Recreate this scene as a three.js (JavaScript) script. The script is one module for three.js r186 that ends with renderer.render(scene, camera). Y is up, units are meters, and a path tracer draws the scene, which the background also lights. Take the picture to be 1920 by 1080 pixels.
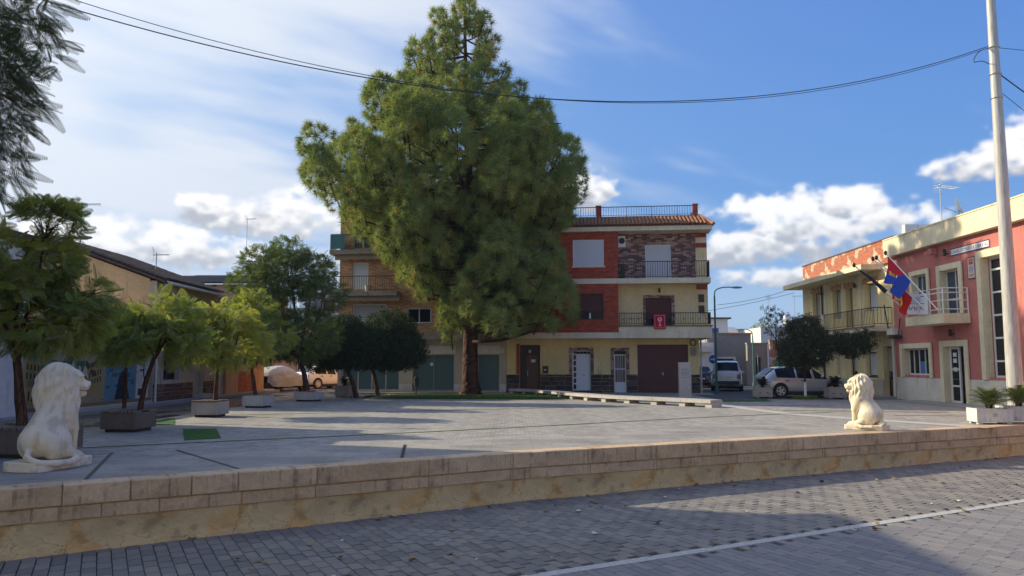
import * as THREE from 'three';
import { mergeGeometries, mergeVertices } from 'three/addons/utils/BufferGeometryUtils.js';

// ------------------------------------------------------------------ camera, sky, sun, exposure
const scene = new THREE.Scene();
const camera = new THREE.PerspectiveCamera(40.85, 16 / 9, 0.1, 9000);
camera.position.set(0, 1.62, 0);
camera.rotation.x = THREE.MathUtils.degToRad(5.59);
const renderer = new THREE.WebGLRenderer({ antialias: true });
renderer.setSize(1024, 576);
renderer.toneMapping = THREE.LinearToneMapping;
renderer.toneMappingExposure = 1.28;
renderer.shadowMap.enabled = true;

const R = THREE.MathUtils.degToRad;
const mulberry = a => () => { a |= 0; a = a + 0x6D2B79F5 | 0; let t = Math.imul(a ^ a >>> 15, 1 | a); t = t + Math.imul(t ^ t >>> 7, 61 | t) ^ t; return ((t ^ t >>> 14) >>> 0) / 4294967296; };
const clamp = (x, a = 0, b = 1) => Math.min(b, Math.max(a, x));
const lerp = (a, b, t) => a + (b - a) * t;
const sstep = (a, b, x) => { const t = clamp((x - a) / (b - a)); return t * t * (3 - 2 * t); };
const hash3 = (x, y, z) => { let h = Math.imul(x, 374761393) + Math.imul(y, 668265263) + Math.imul(z, 2147483647) | 0; h = Math.imul(h ^ h >>> 13, 1274126177); return ((h ^ h >>> 16) >>> 0) / 4294967296; };
function noise3(x, y, z) {
  const xi = Math.floor(x), yi = Math.floor(y), zi = Math.floor(z); let u = x - xi, v = y - yi, w = z - zi;
  u = u * u * (3 - 2 * u); v = v * v * (3 - 2 * v); w = w * w * (3 - 2 * w);
  const l = (a, b, t) => a + (b - a) * t;
  return l(l(l(hash3(xi, yi, zi), hash3(xi + 1, yi, zi), u), l(hash3(xi, yi + 1, zi), hash3(xi + 1, yi + 1, zi), u), v),
    l(l(hash3(xi, yi, zi + 1), hash3(xi + 1, yi, zi + 1), u), l(hash3(xi, yi + 1, zi + 1), hash3(xi + 1, yi + 1, zi + 1), u), v), w);
}
function fbm3(x, y, z, o = 4) { let s = 0, a = 0.5, n = 0; for (let i = 0; i < o; i++) { s += a * noise3(x, y, z); n += a; a *= 0.5; x = x * 2.03 + 17.1; y = y * 2.03 + 3.7; z = z * 2.03 + 9.2; } return s / n; }
// tileable 2-d noise on the unit square
function noiseT(u, v, px, py, s) {
  const x = u * px, y = v * py, xi = Math.floor(x), yi = Math.floor(y); let a = x - xi, b = y - yi; a = a * a * (3 - 2 * a); b = b * b * (3 - 2 * b);
  const m = (p, q) => ((p % q) + q) % q, x0 = m(xi, px), x1 = m(xi + 1, px), y0 = m(yi, py), y1 = m(yi + 1, py);
  return lerp(lerp(hash3(x0, y0, s), hash3(x1, y0, s), a), lerp(hash3(x0, y1, s), hash3(x1, y1, s), a), b);
}
function fbmT(u, v, px, py, s, o = 4) { let r = 0, a = 0.5, n = 0; for (let i = 0; i < o; i++) { r += a * noiseT(u, v, px, py, s + i); n += a; a *= 0.5; px *= 2; py *= 2; } return r / n; }

// the sun stands to the left, a little ahead of the camera, 26 degrees up
const SUN_EL = R(26), SUN_AZ = R(-71);          // azimuth from straight ahead, right positive
const sunDir = new THREE.Vector3(Math.sin(SUN_AZ) * Math.cos(SUN_EL), Math.sin(SUN_EL), -Math.cos(SUN_AZ) * Math.cos(SUN_EL));
const sun = new THREE.DirectionalLight(new THREE.Color().setRGB(1, 0.87, 0.62), 5);
sun.target.position.set(0, 0, -28); sun.position.copy(sunDir).multiplyScalar(120).add(sun.target.position);
sun.castShadow = true; sun.shadow.mapSize.set(4096, 4096);
Object.assign(sun.shadow.camera, { left: -60, right: 60, top: 60, bottom: -60, near: 1, far: 300 });
scene.add(sun, sun.target);

(function makeSky() {
  const W = 3072, H = 1536, d = new Float32Array(W * H * 4);
  const lin = c => c.map(v => Math.pow(v / 255, 2.2));
  const deep = lin([40, 100, 196]), mid = lin([88, 150, 218]), pale = lin([178, 210, 238]), veil = [0.84, 0.89, 0.97];
  // cumulus banks: azimuth, elevation, half-width, half-height (degrees)
  const banks = [[21.5, 9.3, 7.4, 3.0], [23.5, 10.4, 3.6, 2.2], [17.5, 8.2, 4.4, 1.7], [19, 6.0, 3.8, .9], [-17.5, 10.2, 6.2, 2.3], [-21.5, 10.6, 3.2, 1.5], [-27, 7.6, 11, 2.0],
    [33.5, 12.4, 4.2, 1.9], [36, 14, 3, 1.4], [5, 12.6, 2.6, 2.2], [46, 9, 8, 3], [62, 11, 8, 3.2], [85, 9, 11, 3.4], [-48, 8, 8, 2.4], [-85, 9, 9, 3],
    [112, 11, 10, 3.6], [140, 9, 11, 3.2], [166, 11, 10, 3.4], [-168, 9, 10, 3.2], [-140, 11, 10, 3.4], [-112, 10, 9, 3], [7, 7, 5, 1.2], [-2, 9, 4, 1.4]];
  for (let j = 0; j < H; j++) {
    const el = ((j + 0.5) / H - 0.5) * Math.PI, se = Math.sin(el), ce = Math.cos(el), elD = el * 180 / Math.PI;
    for (let i = 0; i < W; i++) {
      const a = ((i + 0.5) / W - 0.5) * 2 * Math.PI, k = (j * W + i) * 4;
      if (elD < -2) { d[k] = 0.24; d[k + 1] = 0.22; d[k + 2] = 0.20; d[k + 3] = 1; continue; }
      const dx = Math.cos(a) * ce, dz = Math.sin(a) * ce, az = Math.atan2(dx, -dz) * 180 / Math.PI;
      const g = Math.acos(clamp(dx * sunDir.x + se * sunDir.y + dz * sunDir.z, -1, 1)) * 180 / Math.PI;
      const up = sstep(0, 34, elD), near = Math.exp(-g / 27);
      let c = [0, 1, 2].map(n => lerp(lerp(pale[n], mid[n], sstep(0, 12, elD)), deep[n], up * 0.92));
      c = c.map((v, n) => lerp(v, pale[n] * 1.3, clamp(near * 2.4)));
      // high thin veil of ice cloud: a plane of stretched noise, thicker towards the sun
      const px = dx / (se + 0.12), pz = dz / (se + 0.12), ca = 0.82, sa = 0.57, qx = px * ca - pz * sa, qz = px * sa + pz * ca;
      let ci = fbm3(qx * 0.9 + 4.1, qz * 2.3, 1.3, 5) * 0.62 + fbm3(qx * 3.1, qz * 8.5 + 2, 7.7, 4) * 0.38;
      const veiled = 1 - sstep(42, 90, g), thick = clamp(0.03 + 1.02 * veiled);
      ci = sstep(0.56 - thick * 0.42, 0.86 - thick * 0.3, ci) * (0.55 + 0.4 * veiled);
      const fade = sstep(-1, 7, elD); ci *= fade;
      c = c.map((v, n) => lerp(v, veil[n] * (0.86 + near * 0.6), clamp(ci)));
      // low cumulus
      if (elD > 1 && elD < 22) {
        let den = -9, rel = 0;
        for (const [ba, be, bw, bh] of banks) {
          let da = az - ba; if (da > 180) da -= 360; if (da < -180) da += 360;
          if (Math.abs(da) > bw * 2) continue;
          const de = elD - be, f = 1 - (da * da) / (bw * bw) - (de * de) / (bh * bh) * (de < 0 ? 1.9 : 1);
          if (f > den) { den = f; rel = clamp(de / bh * 0.5 + 0.5); }
        }
        if (den > -3) {
          const n1 = fbm3(az * 0.42, elD * 0.72, 3.3, 6), n2 = fbm3(az * 1.4 + 9, elD * 2.1, 8.1, 4);
          const e = den * 0.7 + (n1 - 0.5) * 2.1 + (n2 - 0.5) * 0.95 + .04;
          const alpha = sstep(-0.05, 0.5, e) * 0.96;
          const top = clamp(rel * 1.15 + (n2 - 0.5) * 0.9 - e * 0.08);
          const lit = 0.5 + 0.62 * sstep(0.22, 0.72, top) + near * 0.3;
          const cc = [0.98, 0.955, 0.93].map((v, n) => v * lit + (1 - sstep(0.2, 0.7, top)) * [-0.03, 0.0, 0.06][n]);
          c = c.map((v, n) => lerp(v, cc[n], alpha));
        }
      }
      d[k] = c[0] * .85; d[k + 1] = c[1] * .85; d[k + 2] = c[2] * .85; d[k + 3] = 1;
    }
  }
  const t = new THREE.DataTexture(d, W, H, THREE.RGBAFormat, THREE.FloatType);
  t.mapping = THREE.EquirectangularReflectionMapping; t.magFilter = t.minFilter = THREE.LinearFilter; t.wrapS = THREE.RepeatWrapping; t.needsUpdate = true;
  scene.background = t; scene.environment = t;
})();

// ------------------------------------------------------------------ helpers
const V = (x, y, z) => new THREE.Vector3(x, y, z);
const lc = (r, g, b) => new THREE.Color().setRGB(r, g, b);
function tex(n, metres, fn, opt = {}) {
  const h = opt.h || n, a = new Uint8Array(n * h * 4);
  for (let j = 0; j < h; j++) for (let i = 0; i < n; i++) {
    const c = fn((i + 0.5) / n, (j + 0.5) / h, i, j), k = (j * n + i) * 4;
    const q = typeof c === 'number' ? [c, c, c] : c;
    for (let m = 0; m < 3; m++) a[k + m] = clamp(q[m]) * 255; a[k + 3] = 255;
  }
  const t = new THREE.DataTexture(a, n, h); t.wrapS = t.wrapT = THREE.RepeatWrapping; t.magFilter = THREE.LinearFilter; t.minFilter = THREE.LinearMipmapLinearFilter; t.generateMipmaps = true;
  if (!opt.data) t.colorSpace = THREE.SRGBColorSpace;
  const m = Array.isArray(metres) ? metres : [metres, metres]; t.repeat.set(1 / m[0], 1 / m[1]); t.needsUpdate = true; return t;
}
function mat(color, roughness = 0.85, opt = {}) {
  const c = color instanceof THREE.Color ? color : new THREE.Color(color);
  return new (opt.phys ? THREE.MeshPhysicalMaterial : THREE.MeshStandardMaterial)(Object.assign({ color: c, roughness }, (({ phys, ...o }) => o)(opt)));
}
function uvBox(g) {
  const p = g.attributes.position, n = g.attributes.normal, uv = new Float32Array(p.count * 2);
  for (let i = 0; i < p.count; i++) {
    const ax = Math.abs(n.getX(i)), ay = Math.abs(n.getY(i)), az = Math.abs(n.getZ(i));
    if (ay >= ax && ay >= az) { uv[2 * i] = p.getX(i); uv[2 * i + 1] = p.getZ(i); }
    else if (ax >= az) { uv[2 * i] = p.getZ(i); uv[2 * i + 1] = p.getY(i); }
    else { uv[2 * i] = p.getX(i); uv[2 * i + 1] = p.getY(i); }
  }
  g.setAttribute('uv', new THREE.BufferAttribute(uv, 2)); return g;
}
const bx = (x0, x1, y0, y1, z0, z1) => uvBox(new THREE.BoxGeometry(Math.abs(x1 - x0), Math.abs(y1 - y0), Math.abs(z1 - z0)).translate((x0 + x1) / 2, (y0 + y1) / 2, (z0 + z1) / 2));
// a box with small chamfers on the edges round its z (front) face
function chamfer(w, h, d, b) {
  const s = new THREE.Shape([[-w / 2 + b, -h / 2 + b], [w / 2 - b, -h / 2 + b], [w / 2 - b, h / 2 - b], [-w / 2 + b, h / 2 - b]].map(p => new THREE.Vector2(...p)));
  return uvBox(new THREE.ExtrudeGeometry(s, { depth: d - 2 * b, bevelEnabled: true, bevelSize: b, bevelThickness: b, bevelSegments: 1, steps: 1 }).translate(0, 0, -(d - 2 * b) / 2));
}
const cyl = (r0, r1, h, x, y, z, seg = 12) => new THREE.CylinderGeometry(r1, r0, h, seg).translate(x, y + h / 2, z);
const tube = (pts, r, seg = 6, n = 0) => new THREE.TubeGeometry(new THREE.CatmullRomCurve3(pts), n || Math.max(2, pts.length * 3), r, seg, false);
function bar(a, b, r, seg = 6) { const d = b.clone().sub(a), g = new THREE.CylinderGeometry(r, r, d.length(), seg); g.applyQuaternion(new THREE.Quaternion().setFromUnitVectors(V(0, 1, 0), d.clone().normalize())); return g.translate((a.x + b.x) / 2, (a.y + b.y) / 2, (a.z + b.z) / 2); }
// tapering limb along points with radii
function limb(pts, r0, r1, seg = 7, rough = 0, sd = 1) {
  const c = new THREE.CatmullRomCurve3(pts), n = Math.max(4, pts.length * 3), fr = c.computeFrenetFrames(n, false), pos = [], nor = [], uv = [], ix = [];
  for (let i = 0; i <= n; i++) { const t = i / n, p = c.getPointAt(t); for (let j = 0; j <= seg; j++) { const a = j / seg * Math.PI * 2, r = lerp(r0, r1, Math.pow(t, 0.85)) * (1 + rough * (noise3((j % seg) * 1.3, i * 0.7, sd) - 0.5)), q = fr.normals[i].clone().multiplyScalar(Math.cos(a)).addScaledVector(fr.binormals[i], Math.sin(a)); pos.push(p.x + q.x * r, p.y + q.y * r, p.z + q.z * r); nor.push(q.x, q.y, q.z); uv.push(j / seg, t * c.getLength()); } }
  for (let i = 0; i < n; i++) for (let j = 0; j < seg; j++) { const a = i * (seg + 1) + j, b = a + seg + 1; ix.push(a, a + 1, b, b, a + 1, b + 1); }
  const g = new THREE.BufferGeometry(); g.setAttribute('position', new THREE.Float32BufferAttribute(pos, 3)); g.setAttribute('normal', new THREE.Float32BufferAttribute(nor, 3)); g.setAttribute('uv', new THREE.Float32BufferAttribute(uv, 2)); g.setIndex(ix); return g;
}
function merge(list) {
  const l = list.map(g => { const q = g.index ? g.toNonIndexed() : g; for (const k of Object.keys(q.attributes)) if (!['position', 'normal', 'uv'].includes(k)) q.deleteAttribute(k); if (!q.attributes.uv) uvBox(q); return q; });
  return l.length === 1 ? l[0] : mergeGeometries(l);
}
function add(name, geo, m, parent, ud) {
  const o = new THREE.Mesh(Array.isArray(geo) ? merge(geo) : geo, m); o.name = name; o.castShadow = o.receiveShadow = true; if (ud) o.userData = ud; parent.add(o); return o;
}
const used = {};
const numbered = n => { const k = used[n] = (used[n] ?? -1) + 1; return k ? `${n}_${String(k).padStart(3, '0')}` : n; };
function thing(name, label, category, [x, y, z] = [0, 0, 0], ry = 0, group) {
  const o = new THREE.Group(); o.name = numbered(name); o.position.set(x, y, z); o.rotation.y = ry; o.userData = { label, category }; if (group) o.userData.group = group; scene.add(o); return o;
}
function struct(name, geo, m) { const o = add(numbered(name), geo, m, scene); o.userData = { kind: 'structure' }; return o; }
const STUFF = () => ({ kind: 'stuff' });
// upright wall from u0 to u1, h0 to h1, its front at n = 0, with rectangular openings [u0, u1, h0, h1]
function holed(u0, u1, h0, h1, holes, t = 0.28) {
  const s = new THREE.Shape([[u0, h0], [u1, h0], [u1, h1], [u0, h1]].map(p => new THREE.Vector2(...p)));
  for (const [a, b, c, d] of holes) s.holes.push(new THREE.Path([[a, c], [a, d], [b, d], [b, c]].map(p => new THREE.Vector2(...p))));
  return uvBox(new THREE.ExtrudeGeometry(s, { depth: t, bevelEnabled: false }).translate(0, 0, -t));
}
function sheet(pts, y) { const g = new THREE.ShapeGeometry(new THREE.Shape(pts.map(([x, z]) => new THREE.Vector2(x, -z)))); g.rotateX(-Math.PI / 2).translate(0, y, 0); return uvBox(g); }
function slab(pts, y0, y1) { const g = new THREE.ExtrudeGeometry(new THREE.Shape(pts.map(([x, z]) => new THREE.Vector2(x, -z))), { depth: y1 - y0, bevelEnabled: false }); g.rotateX(-Math.PI / 2).translate(0, y0, 0); return uvBox(g); }
// ------------------------------------------------------------------ surface textures (colour, grain and relief of matter only)
const T = {};
T.plaster = tex(512, 3.2, (u, v) => { const a = fbmT(u, v, 4, 4, 11, 5), b = fbmT(u, v, 40, 40, 23, 3), s = fbmT(u, v, 24, 3, 31, 3); return 0.80 + 0.16 * a + 0.08 * b - 0.10 * sstep(0.62, 0.8, s) * sstep(0.4, 0.7, a); });
T.plasterBump = tex(256, 0.9, (u, v) => fbmT(u, v, 24, 24, 5, 4), { data: true });
T.grain = tex(256, 0.7, (u, v) => 0.72 + 0.28 * fbmT(u, v, 30, 30, 3, 4));
T.stone = tex(512, [2.4, 0.9], (u, v) => {
  const a = fbmT(u, v, 6, 3, 41, 5), drip = fbmT(u, v, 46, 2, 43, 3), fine = fbmT(u, v, 80, 30, 47, 2), patch = fbmT(u, v, 5, 4, 53, 4);
  const d = sstep(0.55, 0.8, drip) * 0.17 * sstep(0.35, 0.62, patch) + sstep(0.62, 0.8, patch) * 0.1;
  const k = 0.72 + 0.24 * a + 0.1 * (fine - 0.5) - d; return [k, k * 0.965 - d * 0.02, k * 0.92 - d * 0.03];
});
T.render = tex(512, [3.1, 1.3], (u, v) => {
  const a = fbmT(u, v, 5, 4, 61, 5), b = fbmT(u, v, 13, 9, 67, 4), rust = sstep(0.58, 0.74, fbmT(u, v, 7, 3, 71, 4)), crack = Math.abs(fbmT(u, v, 9, 7, 79, 4) - 0.5) < 0.006 ? 0.25 : 0;
  const k = 0.76 + 0.24 * a - 0.13 * sstep(0.56, 0.78, b) - crack * sstep(.5, .62, a); return [k, k * (0.98 - rust * 0.07), k * (0.94 - rust * 0.15)];
});
function bricks(cols, mortar, seed, bw = 0.25, bh = 0.0667, nx = 8, ny = 24, contrast = 1) {
  const n = 768;
  return tex(n, [nx * bw, ny * bh], (u, v) => {
    const r = Math.floor(v * ny), x = u * nx + (r % 2) * 0.5, i = ((Math.floor(x) % nx) + nx) % nx, fx = x - Math.floor(x), fy = v * ny - r;
    const m = Math.min(fx, 1 - fx) * bw < 0.006 || Math.min(fy, 1 - fy) * bh < 0.007, h = hash3(i, r, seed), h2 = hash3(i, r, seed + 5);
    const g = 0.9 + 0.2 * fbmT(u, v, 60, 60, seed + 1, 3); if (m) return mortar.map(c => c * g);
    const a = cols[Math.floor(h * cols.length) % cols.length]; return a.map(c => c * g * (1 + (h2 - 0.5) * 0.22 * contrast));
  });
}
T.brickRed = bricks([[.65, .25, .16], [.7, .28, .18], [.61, .23, .15], [.68, .31, .2]], [.55, .38, .3], 7);
T.brickTan = bricks([[.74, .55, .38], [.78, .59, .41], [.71, .52, .36], [.80, .62, .45]], [.7, .58, .46], 17);
T.brickGrey = bricks([[.49, .37, .34], [.62, .5, .45], [.42, .31, .29], [.68, .57, .52]], [.45, .4, .38], 27, 0.3, 0.1, 8, 18, 1.4);
T.brickOrange = bricks([[.66, .34, .17], [.72, .38, .2], [.6, .3, .16]], [.58, .42, .32], 37);
T.brickWorn = tex(512, [3, 1.6], (u, v) => {
  const r = Math.floor(v * 16), x = u * 10 + (r % 2) * .5, fx = x - Math.floor(x), fy = v * 16 - r, m = fx < .06 || fy < .13, h = hash3(Math.floor(x) % 10, r, 91);
  const p = sstep(0.5, 0.56, fbmT(u, v, 6, 4, 97, 5)), g = .88 + .24 * fbmT(u, v, 50, 30, 99, 3);
  const b = (m ? [.62, .52, .45] : [.6 + h * .1, .34 + h * .06, .25 + h * .04]), s = [.72, .66, .58]; return b.map((c, k) => lerp(c, s[k], p) * g);
});
T.paver = tex(1024, [2.4, 2.4], (u, v) => {
  const nx = 12, ny = 24, r = Math.floor(v * ny), x = u * nx + (r % 2) * 0.5, i = ((Math.floor(x) % nx) + nx) % nx, fx = x - Math.floor(x), fy = v * ny - r;
  const m = Math.min(fx, 1 - fx) * 0.2 < 0.004 || Math.min(fy, 1 - fy) * 0.1 < 0.004, h = hash3(i, r, 3), g = 0.9 + 0.2 * fbmT(u, v, 90, 90, 8, 3), s = fbmT(u, v, 5, 5, 13, 4);
  const k = (m ? 0.5 : 0.76 + 0.16 * (h - 0.5)) * g * (0.9 + 0.2 * s); return [k, k * 0.985, k * (0.955 + h * 0.02)];
});
T.slabs = tex(1024, [4.8, 3.2], (u, v) => {
  const nx = 6, ny = 8, r = Math.floor(v * ny), x = u * nx + (r % 2) * 0.5, i = ((Math.floor(x) % nx) + nx) % nx, fx = x - Math.floor(x), fy = v * ny - r;
  const m = Math.min(fx, 1 - fx) * 0.8 < 0.004 || Math.min(fy, 1 - fy) * 0.4 < 0.004, h = hash3(i, r, 9), l = fbmT(u, v, 8, 160, 19, 2), s = fbmT(u, v, 6, 5, 29, 5), sp = sstep(0.66, 0.75, fbmT(u, v, 60, 50, 39, 3));
  const k = (m ? 0.58 : 0.78 + 0.08 * (h - 0.5)) * (0.88 + 0.12 * l) * (0.86 + 0.26 * s) - sp * 0.08; return [k, k * 0.98, k * 0.955];
});
T.asphalt = tex(512, 2.6, (u, v) => 0.62 + 0.3 * fbmT(u, v, 90, 90, 2, 2) + 0.3 * (fbmT(u, v, 4, 4, 12, 5) - 0.5));
T.wet = tex(512, 7, (u, v) => 0.14 + 0.66 * sstep(0.4, 0.6, fbmT(u, v, 4, 4, 22, 5)), { data: true });
T.turf = tex(512, 1.1, (u, v) => { const a = fbmT(u, v, 100, 100, 4, 2), b = fbmT(u, v, 5, 5, 6, 4); const k = 0.55 + 0.5 * a; return [k * (0.62 + .3 * b), k, k * 0.5]; });
T.bark = tex(512, [1, 1.4], (u, v) => { const a = fbmT(u, v, 12, 5, 14, 4), c = Math.abs(fbmT(u, v, 9, 4, 24, 4) - 0.5) * 2; const k = 0.45 + 0.5 * a - 0.4 * (1 - sstep(0, 0.16, c)); return [k, k * 0.8, k * 0.68]; });
T.barkBump = tex(256, [1, 1.4], (u, v) => sstep(0, 0.3, Math.abs(fbmT(u, v, 9, 4, 24, 4) - 0.5) * 2), { data: true });
T.wood = tex(256, [0.4, 0.1], (u, v) => { const k = 0.6 + 0.4 * fbmT(u, v, 3, 22, 34, 4); return [k, k * 0.95, k * 0.9]; });
T.lines = tex(64, [1, 0.05], (u, v) => sstep(0, 0.2, v) * sstep(1, 0.8, v), { data: true });
T.boards = tex(128, [0.16, 1], (u, v) => sstep(0, 0.09, u) * sstep(1, 0.91, u), { data: true });
T.marble = tex(512, 1.2, (u, v) => { const a = fbmT(u, v, 5, 5, 44, 5), d = sstep(0.56, 0.72, fbmT(u, v, 9, 5, 54, 5)), r = sstep(0.63, 0.75, fbmT(u, v, 6, 5, 64, 4)); const k = 0.88 + 0.12 * a - 0.11 * d; return [k, k * (0.98 - 0.05 * r), k * (0.95 - 0.12 * r)]; });
T.roof = tex(256, 1, (u, v) => { const a = fbmT(u, v, 9, 9, 74, 4); const k = 0.6 + 0.5 * a; return [k, k * (0.9 + 0.1 * a), k * 0.85]; });

const M = {
  plaza: mat(lc(.60, .575, .53), .86, { map: T.paver }), border: mat(lc(.62, .595, .55), .8, { map: T.slabs }), terrain: mat(lc(.2, .17, .13), .95, { map: T.grain }),
  asphalt: mat(lc(.115, .11, .11), .88, { map: T.asphalt }), wetAsphalt: mat(lc(.1, .09, .085), .6, { map: T.asphalt, roughnessMap: T.wet }), pavement: mat(lc(.42, .4, .37), .9, { map: T.grain }),
  coping: mat(lc(.90, .68, .44), .88, { map: T.stone, bumpMap: T.plasterBump, bumpScale: .006 }), coping2: mat(lc(.86, .645, .415), .9, { map: T.stone, bumpMap: T.plasterBump, bumpScale: .008 }), coping3: mat(lc(.93, .715, .475), .88, { map: T.stone, bumpMap: T.plasterBump, bumpScale: .006 }),
  render: mat(lc(.86, .66, .37), .92, { map: T.render, bumpMap: T.plasterBump, bumpScale: .01 }), joint: mat(lc(.09, .085, .08), .95, { map: T.grain }),
  sett: [0, 1, 2, 3].map(i => mat(lc(...[[.27, .25, .225], [.31, .28, .25], [.235, .215, .2], [.34, .305, .26]][i]), .8, { map: T.grain, bumpMap: T.plasterBump, bumpScale: .008 })),
  plank: [0, 1, 2].map(i => mat(lc(...[[.30, .285, .28], [.34, .315, .30], [.265, .255, .26]][i]), .78, { map: T.grain })), white: mat(lc(.62, .6, .56), .8, { map: T.grain }),
  setting: mat(lc(1, 1, 1), .8, { map: T.grain }),
  turf: mat(lc(.085, .17, .03), .95, { map: T.turf }), lawn: mat(lc(.09, .15, .035), .95, { map: T.turf }), stripe: mat(lc(.17, .22, .06), .9, { map: T.turf }),
  pale: mat(lc(.66, .63, .58), .8, { map: T.grain }), black: mat(lc(.015, .015, .016), .6), rubber: mat(lc(.02, .02, .02), .85),
  metal: mat(lc(.45, .46, .47), .4, { metalness: .8 }), dark: mat(lc(.03, .03, .032), .5), iron: mat(lc(.045, .045, .05), .5, { metalness: .4 }), steel: mat(lc(.62, .6, .56), .45, { map: T.grain }),
  glass: mat(lc(.012, .014, .018), .08, { phys: true, specularIntensity: .4 }), glassBlue: mat(lc(.05, .08, .12), .06, { phys: true }), frosted: mat(lc(.12, .22, .22), .32, { map: T.grain }), interior: mat(lc(.012, .012, .012), .9),
  whitePaint: mat(lc(.74, .74, .73), .5), cream: mat(lc(.90, .79, .54), .85, { map: T.plaster }), shutterWhite: mat(lc(.66, .68, .7), .55, { bumpMap: T.lines, bumpScale: .008 }), shutterBrown: mat(lc(.11, .034, .026), .6, { bumpMap: T.lines, bumpScale: .008 }), shutterGrey: mat(lc(.45, .42, .38), .6, { bumpMap: T.lines, bumpScale: .008 }),
  wood: mat(lc(.32, .28, .23), .75, { map: T.wood }), bark: mat(lc(.19, .12, .085), .95, { map: T.bark, bumpMap: T.barkBump, bumpScale: .03 }), barkPale: mat(lc(.26, .2, .15), .95, { map: T.bark, bumpMap: T.barkBump, bumpScale: .015 }),
  tile: mat(lc(.52, .24, .13), .85, { map: T.roof }), tileDark: mat(lc(.13, .09, .085), .85, { map: T.roof }), concrete: mat(lc(.62, .54, .42), .9, { map: T.plaster }),
  lion: mat(lc(.90, .80, .62), .6, { map: T.marble }),
};

// ------------------------------------------------------------------ ground
const EDGE = [[-14, -5.7], [-6.62, -10.21], [-4.07, -11.78], [0, -14.27], [4.6, -16.51], [13.59, -20.78], [24, -25.7]];   // foot line of the plaza's retaining wall, plan (x, z)
struct('terrain', sheet([[-14, -5.9], [-6.62, -10.4], [-4.07, -11.95], [0, -14.45], [4.6, -16.7], [13.59, -20.95], [24, -25.9], [400, -200], [6000, -2500], [6000, -7000], [-6000, -7000], [-6000, 400], [-40, 10]], -.03), M.terrain);
const plaza = struct('plaza', sheet([[-10.6, -7.9], [-6.62, -10.35], [-4.07, -11.9], [0, -14.4], [4.6, -16.65], [13.59, -20.9], [17.9, -22.9], [17.9, -35.3], [9.4, -35.3], [9.4, -40.6], [-10.2, -42.3]], 0), M.plaza);
add('border_paving', sheet([[-10.5, -8.1], [-6.62, -10.4], [-4.07, -11.95], [0, -14.45], [4.6, -16.7], [9, -18.78], [7.4, -21.6], [0.2, -17.6], [-8.6, -12.6], [-10.5, -11.5]].map(p => p), .004), M.border, plaza);
// green edging strips, pale bands, turf patches and drain slots in the paving
const strip = (pts, w, y) => { const c = new THREE.CatmullRomCurve3(pts.map(([x, z]) => V(x, 0, z))), n = pts.length * 8, L = [], Q = []; for (let i = 0; i <= n; i++) { const p = c.getPoint(i / n), t = c.getTangent(i / n), q = V(-t.z, 0, t.x).normalize(); L.push([p.x + q.x * w / 2, p.z + q.z * w / 2]); Q.unshift([p.x - q.x * w / 2, p.z - q.z * w / 2]); } return sheet(L.concat(Q), y); };
add('green_edging', strip([[-10.4, -13.9], [-7.93, -15.36], [-3.18, -18], [0, -19.9], [6.2, -23.9], [10.7, -26.2]], .11, .008), M.stripe, plaza);
add('green_edging', strip([[-10.2, -24.3], [-7.88, -25.1], [-1.14, -27.7], [5, -30.2]], .11, .008), M.stripe, plaza);
add('turf_patch', sheet([[-6.95, -16.63], [-6.34, -17.1], [-7.4, -19.6], [-8.15, -19.4]], .012), M.turf, plaza, { label: 'dark green artificial turf rectangle' });
add('turf_patch', sheet([[-9.9, -20.7], [-9.0, -20.9], [-10.0, -23.2], [-10.2, -23.2]], .012), M.turf, plaza);
add('pale_band', strip([[8.1, -34.6], [8.3, -30], [9.0, -25.5], [10.2, -23], [12.2, -19.95]], .62, .006), M.pale, plaza);
add('pale_band', strip([[8.2, -35.0], [12, -35.05], [17.8, -34.9]], .4, .006), M.pale, plaza);
for (const [a, b, w] of [[[-5.97, -11.04], [-7.3, -14.35], .055], [[-6.3, -14.75], [-4.21, -12.14], .05], [[-1.9, -13.55], [-2.14, -15.7], .06], [[9.4, -27.2], [14.5, -26], .12], [[8.4, -30.6], [12.4, -30.2], .12], [[12, -24.6], [16.4, -23.8], .1]]) add('drain_slot', strip([a, [(a[0] + b[0]) / 2, (a[1] + b[1]) / 2], b], w, .011), M.black, plaza);
struct('side_street', sheet([[-13.5, -12], [-10.6, -12], [-10.2, -42.5], [-10.0, -75], [-20, -75], [-20, -47], [-13.7, -46]], -.012), M.wetAsphalt);
struct('back_street', sheet([[9.4, -35.35], [17.9, -35.35], [17.2, -50], [19, -140], [11.6, -140], [10.9, -42], [9.4, -41.4]], -.012), M.asphalt);
struct('side_pavement', slab([[-14.3, -12], [-13.55, -12], [-13.7, -46], [-14.4, -46]], -.03, .11), M.pavement);
const lawn = struct('lawn', sheet(Array.from({ length: 40 }, (_, i) => { const a = i / 40 * Math.PI * 2; return [-.9 + Math.cos(a) * 6.4 * (1 + .05 * Math.sin(3 * a)), -38.3 + Math.sin(a) * 2.7]; }), .012), M.lawn);
struct('lawn', sheet([[7.9, -35.2], [11.5, -35.3], [11.2, -33.6], [8.6, -33.2]], .012), M.lawn);

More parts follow.
